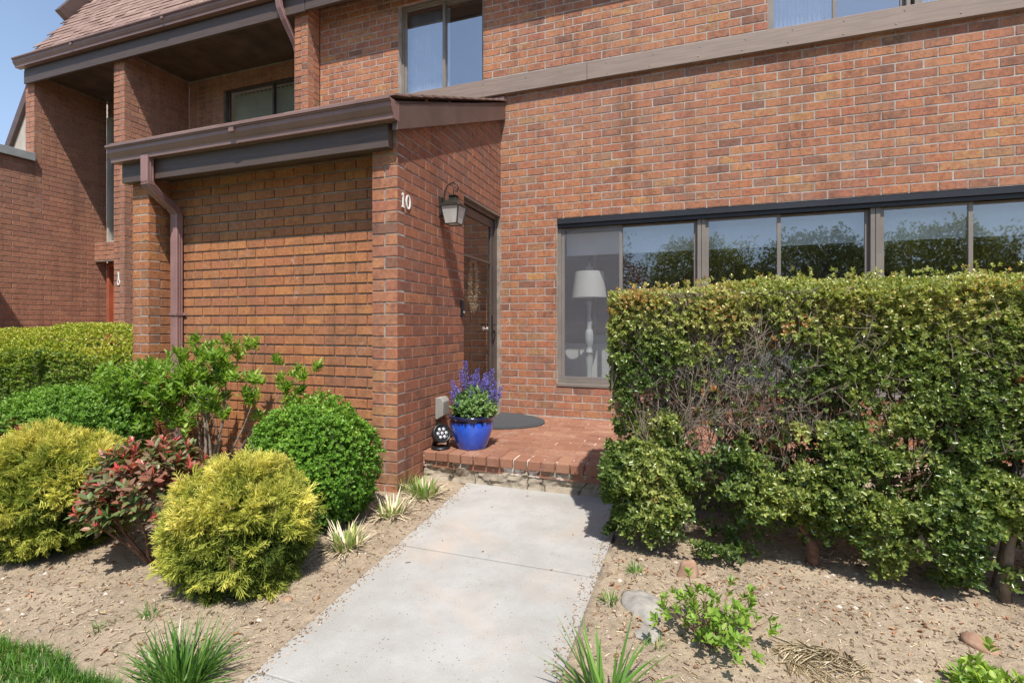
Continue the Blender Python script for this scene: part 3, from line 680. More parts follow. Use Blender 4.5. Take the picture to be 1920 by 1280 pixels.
def spout_path(x0, y0, z0, x1, y1, z1, zb):
    pts = [(x0, y0, 2.62), (x0, y0, z0-.03)]
    for t in np.linspace(0, 1, 13):
        s_ = t*t*(3-2*t)
        pts.append((x0+(x1-x0)*s_, y0+(y1-y0)*s_, z0-.04+(z1-z0+.04)*t + (.006 if int(t*12) % 2 else -.0)))
    pts += [(x1, y1, z1-.03), (x1, y1, 1.0), (x1, y1, zb)]
    return pts
mb = downspout(house, spout_path(-4.285, 2.925, 2.45, -4.30, PNY-.045, 2.17, .05))
# crimp ribs on the elbow
for t in np.linspace(.12, .88, 13):
    s_ = t*t*(3-2*t); x = -4.285-.015*s_; y = 2.925+(PNY-.045-2.925)*s_; z = 2.41-.24*t
    mb.box(x-.043, x+.048, y-.038, y+.034, z-.003, z+.003, mat=None)
dsp = mb.build('downspout', 'downspout', house)
mb = MB(); mb.box(-4.30-.047, -4.30+.047, PNY-.083, PNY-.006, 1.28, 1.305); mb.box(-4.254, -4.22, PNY-.02, PNY-.014, 1.28, 1.305); mb.build('strap', 'downspout', dsp, bevel=.001)
mb = downspout(house, [(-4.72, 4.80, 5.30), (-4.72, 4.80, 5.20), (-4.72, 4.82, 5.12), (-4.70, 4.87, 5.0), (-4.68, 4.95, 4.88), (-4.66, 5.02, 4.76), (-4.65, 5.05, 4.66), (-4.65, 5.05, 4.0), (-4.65, 5.05, 2.9)], .075, .055)
o = mb.build('downspout', 'downspout', house); o['label'] = 'upper downspout tucked behind the balcony pier'
# numerals (white, on the side wall, facing +x)
def ring_num(mb, P, cy_, cz_, w_, h_, t1, t2, d, n=28):
    i = len(mb.v)
    for dd in (0, d):
        for k in range(n):
            t = 2*math.pi*k/n; mb.v.append(P(cy_+w_/2*math.cos(t), cz_+h_/2*math.sin(t), dd))
        for k in range(n):
            t = 2*math.pi*k/n; mb.v.append(P(cy_+(w_/2-t1)*math.cos(t), cz_+(h_/2-t2)*math.sin(t), dd))
    for k in range(n):
        k2 = (k+1) % n
        mb.f += [(i+2*n+k, i+2*n+k2, i+3*n+k2, i+3*n+k), (i+k, i+k2, i+2*n+k2, i+2*n+k), (i+n+k, i+3*n+k, i+3*n+k2, i+n+k2)]; mb.m += [0]*3
def one(mb, P, cy_, cz_, h_, w_, d):
    def bx(a0, a1, b0, b1):
        q = [P(a0, b0, 0), P(a1, b0, 0), P(a1, b1, 0), P(a0, b1, 0), P(a0, b0, d), P(a1, b0, d), P(a1, b1, d), P(a0, b1, d)]
        i = len(mb.v); mb.v += q
        for f in ((4, 5, 6, 7), (0, 1, 5, 4), (1, 2, 6, 5), (2, 3, 7, 6), (3, 0, 4, 7)): mb.f.append(tuple(i+k for k in f)); mb.m.append(0)
    bx(cy_-w_*.22, cy_+w_*.22, cz_-h_/2+h_*.08, cz_+h_/2); bx(cy_-w_*.5, cy_+w_*.5, cz_-h_/2, cz_-h_/2+h_*.08); bx(cy_-w_*.5, cy_-w_*.22, cz_+h_*.32, cz_+h_*.41)
Pn = lambda a, z, d: (SX+.002+d, a, z)
mb = MB(); one(mb, Pn, 3.108, 2.095, .105, .036, .006); o = mb.build('house_number', 'white_metal', house); o['label'] = 'white numeral one'
mb = MB(); ring_num(mb, Pn, 3.178, 2.095, .066, .105, .016, .008, .006); o = mb.build('house_number', 'white_metal', house); o['label'] = 'white numeral zero'
# door bell camera beside the door
mb = MB(); mb.box(SX+.001, SX+.026, 4.085, 4.13, 1.27, 1.42); kp = mb.build('doorbell', 'black_metal', house, bevel=.006)
mb = MB(); mb.lathe([(.012, 0), (.012, .003)], n=14, mat=Matrix.Translation((SX+.026, 4.108, 1.31)) @ Matrix.Rotation(R(90), 4, 'Y')); mb.build('button', 'lens', kp)
# patio: pavers, header course, crumbling base
PT = .216
mb = MB()
def Pp(a, z, d): return (a, z, PT-.004+d)     # horizontal plane helper: a = x, z = y
mb.box(-1.915, .95, 3.40, WY-.004, .10, PT-.004, 0)
row = 0; y = 3.605
while y < WY-.03:
    off = (row % 2)*.1
    x = -1.91 + off - .2
    while x < .94:
        a0, a1 = max(x, -1.912)+.004, min(x+.2032, .945)-.004
        if a1-a0 > .03: brick_cap(mb, Pp, a0, a1, y+.004, min(y+.1016, WY-.03)-.004, .004+random.uniform(-.001, .001), .003, .0015, 1)
        x += .2032
    y += .1016; row += 1
patio = mb.build('patio', ('paver_joint', 'paver')); tag(patio, 'raised red brick patio at the door with crumbling mortar base', 'patio')
mb = MB()
x = -1.90
while x < .93:
    dz = random.uniform(-.002, .002); dy = random.uniform(-.004, .004)
    mb.box(x+.006, x+.0985, 3.375+dy, 3.598, .153+dz, PT+.002+dz, mat=None); x += .1045
mb.build('header_course', 'paver', patio, bevel=.004)
mb = MB(); n1, n2 = 150, 10
i0 = 0
for j_ in range(n2+1):
    for i in range(n1+1):
        xx = -1.91 + 2.84*i/n1; zz = -.06 + .215*j_/n2
        yy = 3.405 + .030*noise.noise(Vector((xx*4, zz*9, 1))) + .018*noise.noise(Vector((xx*15, zz*30, 4))) - (.02 if j_ < 4 else 0) + .01*noise.noise(Vector((xx*40, zz*60, 2)))
        mb.v.append((xx, yy, zz))
for j_ in range(n2):
    for i in range(n1):
        q = j_*(n1+1)+i; mb.f.append((q, q+1, q+n1+2, q+n1+1)); mb.m.append(0)
mb.build('base', 'rubble', patio)
mb = MB(); mb.box(-1.91, .94, WY-.028, WY-.006, PT-.01, PT+.006); mb.build('mortar_strip', 'mortar', patio, bevel=.003)

# ------------------------------------------------------------ neighbouring unit on the left
nb = thing('townhouse', (-7.8, 4.93, 0), 'neighbouring brick townhouse with balcony recess and brown mansard roof at the left', 'house')
PB = 4.93; BY = 5.93
def pillar(xa, xb, z0, z1, yb, lab=None, mats=('mortar_dark', 'brick_far'), left=False):
    mb, _, _, _ = brick_wall('p', nb, 'y', PB, -1, xa, xb, z0, z1, p=.008, piers=True)
    for (xx, s_) in ((xb, 1),) + (((xa, -1),) if left else ()):
        mb2, _, _, _ = brick_wall('p', nb, 'x', xx, s_, PB+.0015, yb, z0, z1, p=.006, phase=0)
        i0 = len(mb.v); mb.v += mb2.v; mb.f += [tuple(i0+q for q in f) for f in mb2.f]; mb.m += mb2.m
    o = mb.build('pillar', mats, nb)
    if lab: o['label'] = lab
pillar(-4.595, -4.391, 2.5, 5.25, WY-.003, 'sunlit brick pier right of the balcony', ('mortar', 'brick_main'))
pillar(-7.925, -7.70, -.05, 5.20, BY-.002, 'tall brick wall end in the middle of the recess')
pillar(-10.02, -9.795, Z0G+34*CH, 5.20, BY+.05-.002, 'tall brick wall end at the far left', left=True)
wall('wall', nb, 'y', BY, -1, -7.694, -4.40, 2.3, 5.20, holes=[(-6.95, -4.9, 2.9, 4.97)], p=.004, mats=('mortar_dark', 'brick_far'), label='balcony back wall in shadow')
slider(nb, -6.95, -4.9, 2.9, 4.97, BY+.05, -6.0, 'glass_blind', 'door_frame', lab='shaded balcony window with vertical blinds')
mb = MB()
for k in range(24):
    xx = -6.88 + k*.084; mb.box(-.037, .037, -.001, .001, 2.95, 4.93, mat=Matrix.Translation((xx, BY+.2, 0)) @ Matrix.Rotation(R(52), 4, 'Z'))
mb.build('vertical_blind', 'dark_blind', nb)
mb = MB(); mb.box(-7.1, -4.8, BY+.45, BY+.5, 2.8, 5.1); mb.build('interior_wall', 'room_wall', nb)
# big side wall running towards the street, with coping
wall('side_wall', nb, 'x', -9.795, 1, 1.2, BY+.05, -.05, Z0G+34*CH, p=.005, mats=('mortar_dark', 'brick_far'), label='broad side wall with diagonal shadow')
wall('side_wall', nb, 'x', -9.795, 1, 1.2, PB, Z0G+34*CH, 3.86, p=.005, mats=('mortar_dark', 'brick_far'))
mb = MB(); mb.box(-10.05, -9.75, 1.15, PB-.01, 3.861, 3.93); mb.box(-9.752, -9.735, 1.15, PB-.01, 3.80, 3.925); mb.build('coping', 'flashing', nb, bevel=.004)
mb = MB(); mb.box(-9.79, -8.9, 3.15, 3.35, 0, 3.95); mb.build('shadow_casting_wall', 'brick_far', nb)  # unseen wall added so its shadow falls across the side wall
# back wall with strip window, lintel and red door
wall('wall', nb, 'y', 5.99, -1, -9.79, -7.93, -.05, 5.2, holes=[(-9.75, -9.2, 2.65, 4.9), (-9.72, -8.8, .1, 2.30)], p=.004, mats=('mortar_dark', 'brick_far'))
mb = MB(); mb.box(-9.75, -9.71, 5.95, 6.06, 2.65, 4.9); mb.box(-9.24, -9.2, 5.95, 6.06, 2.65, 4.9); mb.box(-9.71, -9.24, 5.96, 6.05, 2.65, 2.70); mb.box(-9.71, -9.24, 5.96, 6.05, 4.85, 4.9)
wn = mb.build('window', 'siding', nb, bevel=.002); mb = MB(); mb.quad((-9.71, 6.0, 2.7), (-9.24, 6.0, 2.7), (-9.24, 6.0, 4.85), (-9.71, 6.0, 4.85)); mb.build('pane', 'glass', wn)
mb = MB(); mb.box(-9.8, -9.1, 6.3, 6.35, 2.6, 5.0); mb.build('interior_wall', 'room_wall', nb)
wall('lintel', nb, 'y', 5.78, -1, -9.79, -7.93, 2.31, 2.64, p=.006, mats=('mortar_dark', 'brick_far'), label='projecting brick lintel over the red door')
mb = MB(); mb.box(-9.72, -9.66, 5.93, 6.05, .1, 2.3); mb.box(-8.86, -8.8, 5.93, 6.05, .1, 2.3); mb.box(-9.66, -8.86, 5.93, 6.05, 2.24, 2.3)
mb.box(-9.66, -8.86, 6.0, 6.04, .1, 2.24); d_ = mb.build('door', 'red_door', nb, bevel=.003)
mb = MB(); mb.lathe([(.02, 0), (.02, .04), (.032, .05), (.02, .07)], n=12, mat=Matrix.Translation((-9.6, 5.995, 1.15)) @ Matrix.Rotation(R(90), 4, 'X')); mb.build('handle', 'lens', d_)
Pf = lambda a, z, d: (a, PB-.002-d, z)
mb = MB(); one(mb, Pf, -7.81, 1.92, .105, .045, .008); o = mb.build('house_number', 'white_metal', nb); o['label'] = 'white numeral one'
mb = MB(); ring_num(mb, Pf, -7.81, 1.82, .06, .085, .015, .010, .008); o = mb.build('house_number', 'white_metal', nb); o['label'] = 'white numeral zero'
# eaves
mb = MB(); mb.box(-9.92, -4.38, 4.86, 4.90, 5.03, 5.24); mb.build('beam', 'beam', nb, bevel=.004)
mb = MB(); mb.box(-9.90, -4.38, 4.90, 6.1, 5.20, 5.24); mb.build('soffit', 'soffit', nb)
gutter('gutter', -10.0, -4.365, 4.745, 5.39, nb)
mb = MB()
rs = .118; ln = math.hypot(1.13, .72)
def rp(t): # point on the roof profile at slope length t
    return (4.83 + .53*t, 5.40 + .848*t)
t = 0; row = 0
while t < 3.1:
    ya, za = rp(t); yb, zb = rp(t+rs+.01)
    x = -10.0 + (row % 3)*.11
    xl = -10.0
    while x < -4.37:
        wd = random.choice([.15, .2, .25]); xa, xb = max(xl, x), min(x+wd, -4.37)
        th = random.choice([.006, .009, .013])
        nyy, nzz = -.848*th, .53*th
        if xb-xa > .02: mb.prism([(ya, za), (ya+nyy, za+nzz), (yb+nyy*.2, zb+nzz*.2), (yb, zb)], 'x', xa+.003, xb-.002)
        x += wd; xl = x
    t += rs; row += 1
mb.build('roof', 'shingle', nb)
mb = MB(); a_, b_ = rp(0), rp(3.2); mb.prism([(a_[0]+.01, a_[1]-.02), (b_[0]+.01, b_[1]-.02), (8.0, b_[1]), (8.0, 5.26), (4.9, 5.26)], 'x', -9.97, -4.39); mb.build('roof_deck', 'brown_trim', nb)
mb = MB(); a_, b_ = rp(1.15), rp(3.1); mb.prism([(a_[0]-.12, a_[1]+.12), (b_[0]-.22, b_[1]), (b_[0]+.3, b_[1]), (a_[0]+.05, a_[1])], 'x', -10.02, -9.90); mb.build('rake_board', 'brown_trim', nb)
mb = MB()
for (xx, n_) in ((-9.15, 60), (-6.1, 50)):
    for k in range(n_):
        y_, z_ = rp(.05+random.uniform(-.02, .07)); x_ = xx+random.gauss(0, .16)
        mb.box(-.02, .02, -.004, .004, -.002, .002, mat=Matrix.Translation((x_, y_-.02, z_+.02)) @ Matrix.Rotation(random.uniform(0, 3.1), 4, 'Z') @ Matrix.Rotation(random.uniform(-.5, .5), 4, 'X'))
o = mb.build('roof_litter', 'straw'); tag(o, 'dry pale leaf litter caught on the shingles above the upper gutter', 'leaf litter', kind='stuff')
# far building behind
fb = thing('building', (-18, 10, 0), 'distant building with beige gable and dark roof edge seen past the left wall', 'building')
mb = MB(); mb.prism([(-19.3, 0), (-14, 0), (-14, 8.4), (-17.75, 8.4), (-19.05, 6.4), (-19.3, 6.2)], 'y', 9.0, 14); mb.build('wall', 'siding', fb)
mb = MB(); mb.prism([(-19.45, 6.0), (-19.2, 6.0), (-17.6, 8.5), (-17.8, 8.6)], 'y', 8.9, 14.1); mb.build('roof_edge', 'brown_trim', fb)
mb = MB(); mb.prism([(-18.2, 6.4), (-17.3, 6.4), (-17.3, 7.9)], 'y', 8.95, 8.999); mb.build('window', 'glass', fb)
for o in (house, nb): pass

# ------------------------------------------------------------ foliage engine
def unit(a): return a/np.maximum(np.linalg.norm(a, axis=1, keepdims=True), 1e-9)
def leaf_mesh(name, B, D, Nn, L, W, tint, mat, parent=None, droop=.12, fold=.18, shape='oval'):
    n = len(B); D = unit(D); S = unit(np.cross(D, Nn)); Nn = unit(np.cross(S, D))
    L = np.asarray(L).reshape(-1, 1)*np.ones((n, 1)); W = np.asarray(W).reshape(-1, 1)*np.ones((n, 1))
    a, b = (.30, .68) if shape == 'oval' else (.22, .6); wa, wb = (.40, .42) if shape == 'oval' else (.5, .34)
    v = np.stack([B, B+D*L*a+S*W*wa+Nn*W*fold, B+D*L*b+S*W*wb+Nn*(W*fold-L*droop*.4), B+D*L-Nn*L*droop, B+D*L*b-S*W*wb+Nn*(W*fold-L*droop*.4), B+D*L*a-S*W*wa+Nn*W*fold], 1).reshape(-1, 3)
    base = np.arange(n)[:, None]*6
    f = np.concatenate([base+np.array([0, 1, 2, 3]), base+np.array([0, 3, 4, 5])], 1).reshape(-1, 4)
    return np_mesh(name, v, f, np.repeat(tint, 6), mat, parent)
def np_mesh(name, v, f, tint, mat, parent=None):
    me = bpy.data.meshes.new(name); nv, nf = len(v), len(f); k = f.shape[1]
    me.vertices.add(nv); me.vertices.foreach_set('co', v.astype(np.float32).ravel())
    me.loops.add(nf*k); me.loops.foreach_set('vertex_index', f.astype(np.int32).ravel())
    me.polygons.add(nf); me.polygons.foreach_set('loop_start', np.arange(0, nf*k, k, dtype=np.int32)); me.polygons.foreach_set('loop_total', np.full(nf, k, dtype=np.int32))
    at = me.attributes.new('tint', 'FLOAT', 'POINT'); at.data.foreach_set('value', tint.astype(np.float32))
    me.materials.append(M[mat]); me.update(calc_edges=True); me.validate()
    o = bpy.data.objects.new(name, me); col.objects.link(o)
    if parent: put(o, parent)
    return o
def rand_dir(n): return unit(rng.normal(size=(n, 3)))
def rosettes(P, A, per, spread, L, W, tint, tj=.12):
    """P, A: shoots; returns B, D, N, L, W, tint for per leaves on each"""
    n = len(P); A = unit(A)
    U = unit(np.cross(A, rand_dir(n))); V = np.cross(A, U)
    Bs, Ds, Ns, Ls, Ws, Ts = [], [], [], [], [], []
    ph = rng.uniform(0, 6.28, n)
    for k in range(per):
        az = ph + k*2.4 + rng.normal(0, .25, n); sp = spread*(.55+.6*k/per) + rng.normal(0, .15, n)
        rad = U*np.cos(az)[:, None]+V*np.sin(az)[:, None]
        D = A*np.cos(sp)[:, None]+rad*np.sin(sp)[:, None]; Nn = A*np.sin(sp)[:, None]-rad*np.cos(sp)[:, None]
        l = L*rng.uniform(.7, 1.15, n); back = (k/per)*L*.8
        Bs.append(P - A*back + rad*.001); Ds.append(D); Ns.append(Nn); Ls.append(l); Ws.append(W*rng.uniform(.8, 1.15, n)); Ts.append(np.clip(tint+rng.normal(0, tj, n), 0, 1))
    return [np.concatenate(q) for q in (Bs, Ds, Ns, Ls, Ws, Ts)]
def nz(P, s, off=0):
    return np.array([noise.noise(Vector((p[0]*s+off, p[1]*s, p[2]*s))) for p in P])
def branch(mb, p, d, L, r, depth, seg=4, wob=.25, kids=3, spread=.7, up=.15, ends=None, zmax=9, m=0, box=None, sides=5, along=False):
    pts = [Vector(p)]; d = Vector(d).normalized(); rads = [r]
    for i in range(seg):
        d = (d + Vector((random.gauss(0, wob), random.gauss(0, wob), random.gauss(0, wob)+up))*.5).normalized()
        q = pts[-1] + d*(L/seg)
        if q.z > zmax: q.z = zmax - random.uniform(0, .03)
        if box: q.x = min(max(q.x, box[0]), box[1]); q.y = min(max(q.y, box[2]), box[3])
        pts.append(q); rads.append(r*(1-.62*(i+1)/seg))
    mb.tube(pts, rads, sides if r > .006 else 3, m, cap=False)
    if depth <= 0:
        if ends is not None:
            ends.append((pts[-1].copy(), d.copy()))
            if along: ends.append((pts[len(pts)//2].copy(), d.copy()))
        return
    for k in range(kids):
        t = random.uniform(.35, 1); i = min(int(t*seg), seg-1); b = pts[i].lerp(pts[i+1], t*seg-i)
        nd = (d + Vector((random.gauss(0, spread), random.gauss(0, spread), random.gauss(0, spread*.7)))).normalized()
        branch(mb, b, nd, L*random.uniform(.5, .8), max(rads[i]*.6, .0016), depth-1, seg, wob, kids, spread, up, ends, zmax, m, box, sides, along)
    if ends is not None: ends.append((pts[-1].copy(), d.copy()))

# ---- big hedge on the right
hx0, hx1, hy0, hy1, hz1 = -.385, 3.3, 2.66, 3.30, 1.40
hedge = thing('hedge', (1.4, 3.0, 0), 'tall leggy trimmed hedge with yellow-green top and bare grey twigs right of the walk', 'hedge')
def top_h(P):
    Q = np.c_[P[:, 0], P[:, 1], np.zeros(len(P))]
    e = .07*np.clip((hy0+.13-P[:, 1])/.13, 0, 1)**2 + .06*np.clip((hx0+.12-P[:, 0])/.12, 0, 1)**2
    return hz1 + .022*np.clip(P[:, 0], 0, 1.3) + .035*nz(Q, 1.6) + .03*nz(Q, 7) - e
def mk(n): return np.c_[rng.uniform(hx0, hx1, n), rng.uniform(hy0, hy1, n), np.zeros(n)]
def fr_y(P): return hy0 + .10*nz(P, 2.2, 31) + .055*nz(P, 6.5, 8)      # uneven front face
parts = []
P = mk(11500); P[:, 2] = top_h(P) - np.abs(rng.normal(0, .032, len(P))) + .05*(rng.random(len(P)) < .035)
A = np.c_[rng.normal(0, .4, len(P)), rng.normal(-.15, .4, len(P)), np.ones(len(P))]
t_ = .77 + .20*nz(P, 1.8, 5) + .16*nz(P, 6)
parts.append(rosettes(P, A, 6, .95, .0175, .0100, np.clip(t_, 0, .9), .12))
n = 38000; P = mk(n); P[:, 2] = rng.uniform(.60, 1.37, n)
front = rng.random(n)
P[:, 1] = np.where(front < .72, fr_y(P) + np.abs(rng.normal(0, .06, n)) + .02, P[:, 1])
P[:, 0] = np.where(front > .93, hx0 + np.abs(rng.normal(0, .04, n)), P[:, 0])
bare = np.exp(-((P[:, 0]-.22)/.48)**2)
dens = np.clip((P[:, 2]-.62)/.5, 0, 1)*1.0 + .55*nz(P, 4.2, 9) + .60*nz(P, 11, 3) - .62*bare*np.clip((1.27-P[:, 2])/.12, 0, 1) + .18*np.clip(P[:, 0]-.4, 0, 1)
keep = (dens > .38) | (rng.random(n) < .035); P = P[keep]
A = np.c_[rng.normal(0, .5, len(P)), -np.abs(rng.normal(.7, .4, len(P))), rng.uniform(-.1, 1.0, len(P))]
t_ = .34 + .34*np.clip((P[:, 2]-1.0)/.3, 0, 1) + .30*nz(P, 3, 3); t_ = np.where(nz(P, 3.6, 91) > .52, .95, t_)  # paler upper front: new growth, plus glints of light put into the tint
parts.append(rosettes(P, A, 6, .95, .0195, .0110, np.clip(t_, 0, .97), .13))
n = 26000; P = mk(n); P[:, 2] = rng.uniform(.15, 1.2, n)
c_ = nz(P, 3.4, 20) + .6*nz(P, 10, 2)
keep = (c_ > .02 + .22*np.exp(-((P[:, 0]-.22)/.48)**2)*(P[:, 2] > .65)) & (P[:, 1] > fr_y(P)); P = P[keep]
A = np.c_[rng.normal(0, .5, len(P)), rng.normal(-.5, .5, len(P)), rng.uniform(0, 1, len(P))]
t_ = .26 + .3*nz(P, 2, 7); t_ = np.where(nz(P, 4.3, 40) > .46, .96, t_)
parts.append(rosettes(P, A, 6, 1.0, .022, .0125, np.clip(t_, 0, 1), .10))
n = 36000; P = mk(n); P[:, 2] = .05 + .68*rng.random(n)**1.02
P[:, 1] = fr_y(P) - .08*np.exp(-((P[:, 2]-.35)/.25)**2) + np.abs(rng.normal(0, .14, n))
P[:, 0] = np.where(rng.random(n) < .08, hx0 + np.abs(rng.normal(0, .05, n)) - .02 + .03*nz(P, 7), P[:, 0])
c_ = nz(P, 3.4, 60) + .75*nz(P, 9.5, 2)
lowgap = np.clip(.20-P[:, 2], 0, 1)*1.3*(P[:, 0] > -.12)
keep = c_ > .05 + lowgap + .7*np.clip(P[:, 2]-.5, 0, 1) - .06*(P[:, 0] > .75); P = P[keep]
A = np.c_[rng.normal(0, .5, len(P)), -np.abs(rng.normal(.6, .45, len(P))), rng.uniform(.0, 1.1, len(P))]
t_ = .34 + .34*nz(P, 3, 77) + .08*(P[:, 2] > .3)
parts.append(rosettes(P, A, 6, 1.0, .0265, .0135, np.clip(t_, 0, .85), .13))
B, D, Nn, L, W, T = [np.concatenate([p[i] for p in parts]) for i in range(6)]
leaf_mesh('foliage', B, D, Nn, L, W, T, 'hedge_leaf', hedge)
bx = (hx0+.02, hx1, hy0+.02, hy1)
for (x, y, r, lean) in ((-.16, 2.95, .022, .1), (.02, 3.02, .016, -.2), (.60, 2.80, .028, .0), (.72, 3.05, .020, .3), (1.02, 3.0, .018, .15), (1.34, 2.84, .026, .12), (1.75, 2.95, .024, -.1), (2.3, 2.95, .026, .1), (2.9, 2.95, .026, -.1), (.30, 3.1, .016, .05)):
    mb = MB(); g0 = gz(x, y)-.03
    if r > .027:
        mb.tube([(x, y, g0), (x+.005, y, .08), (x-.01, y+.01, .15)], [r*1.2, r, r*.95], 8)
        for a_ in (-.8, -.35, .15, .6, .95): branch(mb, (x-.01, y+.01, .13), (a_, random.uniform(-.2, .3), 1), .62, r*.55, 3, 5, .22, 3, .55, .10, None, hz1-.04, 0, bx)
    else:
        branch(mb, (x, y, g0), (lean, random.uniform(-.15, .15), 1), .82, r, 4, 6, .16, 4, .55, .10, None, hz1-.04, 0, bx)
    mb.build('trunk', 'bark_red' if r > .027 else 'bark', hedge, smooth=True)
mb = MB(); mb.tube([(1.30, 2.70, -.02), (1.315, 2.69, .25), (1.36, 2.70, .5), (1.42, 2.74, .68), (1.52, 2.8, .95)], [.019, .018, .016, .013, .008], 8)
o = mb.build('trunk', 'bark', hedge, smooth=True); o['label'] = 'bare pale stem leaning at the right end'
mb = MB()
for k in range(4600):      # bare twigs filling the upper middle
    x = random.uniform(hx0+.04, hx1); z = random.uniform(.62, 1.28) if random.random() < .8 else random.uniform(.3, .7)
    if random.random() < .35: x = random.gauss(.15, .35)
    if not hx0+.03 < x < hx1: continue
    y = random.uniform(hy0+.02, hy1-.05)
    branch(mb, (x, y, z), (random.gauss(0, .5), random.gauss(-.1, .35), 1), random.uniform(.08, .20), random.uniform(.0009, .0020), 1, 3, .5, 2, .7, .05, None, hz1-.02, 0, bx)
mb.build('twigs', 'twig', hedge)

# ---- generic mounded shrub
def dome_points(n, cx, cy, rx, ry, h, zb=.05, lump=.12, ls=3.5, inner=.12, low=-.25):
    d = rand_dir(n*2); d = d[d[:, 2] > low][:n]
    P0 = d.copy()
    ln = 1 + lump*nz(d, ls/1.5, cx*7) + lump*.5*nz(d, ls*2.2, cy*3)
    r = ln*(1-np.abs(rng.normal(0, inner, len(d))))
    P = np.c_[cx+d[:, 0]*rx*r, cy+d[:, 1]*ry*r, zb + (h-zb)*.42 + d[:, 2]*(h-zb)*.58*r]
    P[:, 2] = np.maximum(P[:, 2], .02)
    return P, d, r
def shrub(kind, name, label, cx, cy, rx, ry, h, n, per, L, W, mat, spread=.9, tb=.5, lump=.16, up=.5, low=-.45, inner=.1, bark='bark', stems=7, fname='foliage'):
    t = thing(name, (cx, cy, 0), label, kind)
    P, d, r = dome_points(n, cx, cy, rx, ry, h, lump=lump, inner=inner, low=low)
    Pc, dc, rc = dome_points(n//2, cx, cy, rx*.72, ry*.72, h*.86, lump=lump, inner=.2, low=low); P = np.r_[P, Pc]; d = np.r_[d, dc]
    A = unit(d*.9 + rand_dir(len(d))*.45 + np.array([0, 0, up]))
    tt = tb + .22*d[:, 2] + .25*nz(P, 7, 3)
    B, D, Nn, LL, WW, T = rosettes(P, A, per, spread, L, W, np.clip(tt, 0, 1))
    leaf_mesh(fname, B, D, Nn, LL, WW, T, mat, t)
    mb = MB()
    for k in range(stems):
        a = 6.28*k/stems + random.uniform(-.4, .4); q = random.uniform(.02, .08)
        branch(mb, (cx+q*math.cos(a), cy+q*math.sin(a), -.02), (math.cos(a)*.8*rx/max(h, .1), math.sin(a)*.8*ry/max(h, .1), 1), h*.55, .010, 2, 4, .25, 3, .6, .05, None, h*.85, 0, (cx-rx*.85, cx+rx*.85, cy-ry*.85, cy+ry*.85))
    mb.build('stems', bark, t)
    return t
shrub('shrub', 'boxwood_shrub', 'rounded glossy dark green boxwood shrub in front of the corner pier', -2.14, 2.45, .415, .38, .755, 6200, 6, .0175, .0125, 'box_leaf', .95, .60, .15, .35, -.8, .12)
shrub('shrub', 'green_shrub', 'low spreading mid green shrub behind the yellow cypress and before the trimmed hedge', -4.42, 2.42, .62, .5, .74, 4600, 6, .025, .014, 'bush_leaf', .9, .6, .10, .5, -.3, .12)
# ---- golden threadleaf cypresses: sprays of thin blades
def cypress(label, cx, cy, rx, ry, h, n):
    t = thing('golden_cypress', (cx, cy, 0), label, 'shrub', 'golden cypress shrubs')
    P, d, r = dome_points(n, cx, cy, rx, ry, h, lump=.34, ls=5.0, inner=.15, low=-.8)
    A = unit(d*.7 + rand_dir(len(d))*.55 + np.array([0, 0, .05]))
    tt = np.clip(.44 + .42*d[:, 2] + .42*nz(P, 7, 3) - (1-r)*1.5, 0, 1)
    U = unit(np.cross(A, rand_dir(len(P)))); V = np.cross(A, U)
    Bs, Ds, Ns, Ls, Ws, Ts = [], [], [], [], [], []
    sl = rng.uniform(.028, .064, len(P))*np.where(rng.random(len(P)) < .10, 1.45, 1); P = P[:]; hole = nz(P, 9, 14)
    tt = np.clip(tt - .35*(hole < -.30), 0, 1)  # patches of sprays darkened to paint the shade of gaps
    for k in range(11):
        if k == 0: fr = 0.; ang = np.zeros(len(P)); ll = sl; w_ = .0033
        else:
            fr = (k+1)/13.; side = 1 if k % 2 else -1; ang = side*rng.uniform(.5, .95, len(P)); ll = sl*(.75-.5*fr)*rng.uniform(.7, 1.2, len(P)); w_ = .0028
        Bs.append(P + A*(sl*fr)[:, None]); Ds.append(A*np.cos(ang)[:, None]+U*np.sin(ang)[:, None]+V*rng.normal(0, .18, len(P))[:, None]+np.array([0, 0, -.12]))
        Ns.append(V + rng.normal(0, .25, (len(P), 3))); Ls.append(ll); Ws.append(np.full(len(P), w_)*rng.uniform(.8, 1.3, len(P))); Ts.append(np.clip(tt+.10*fr+rng.normal(0, .08, len(P)), 0, 1))
    a = [np.concatenate(q) for q in (Bs, Ds, Ns, Ls, Ws, Ts)]
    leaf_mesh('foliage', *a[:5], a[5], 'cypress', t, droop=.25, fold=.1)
    mb = MB()
    for k in range(9):
        an = 6.28*k/9 + random.uniform(-.3, .3)
        branch(mb, (cx+.03*math.cos(an), cy+.03*math.sin(an), -.02), (math.cos(an), math.sin(an), .9), h*.6, .009, 2, 4, .2, 4, .5, .05, None, h*.85, 0, (cx-rx*.85, cx+rx*.85, cy-ry*.85, cy+ry*.85))
    mb.build('stems', 'bark_red', t)
cypress('round golden cypress beside the walk, its sprays paler than the one at the left edge', -1.945, 1.77, .275, .28, .54, 13000)
cypress('bright yellow golden cypress spreading at the left edge of the bed', -3.33, 1.74, .40, .36, .57, 13500)
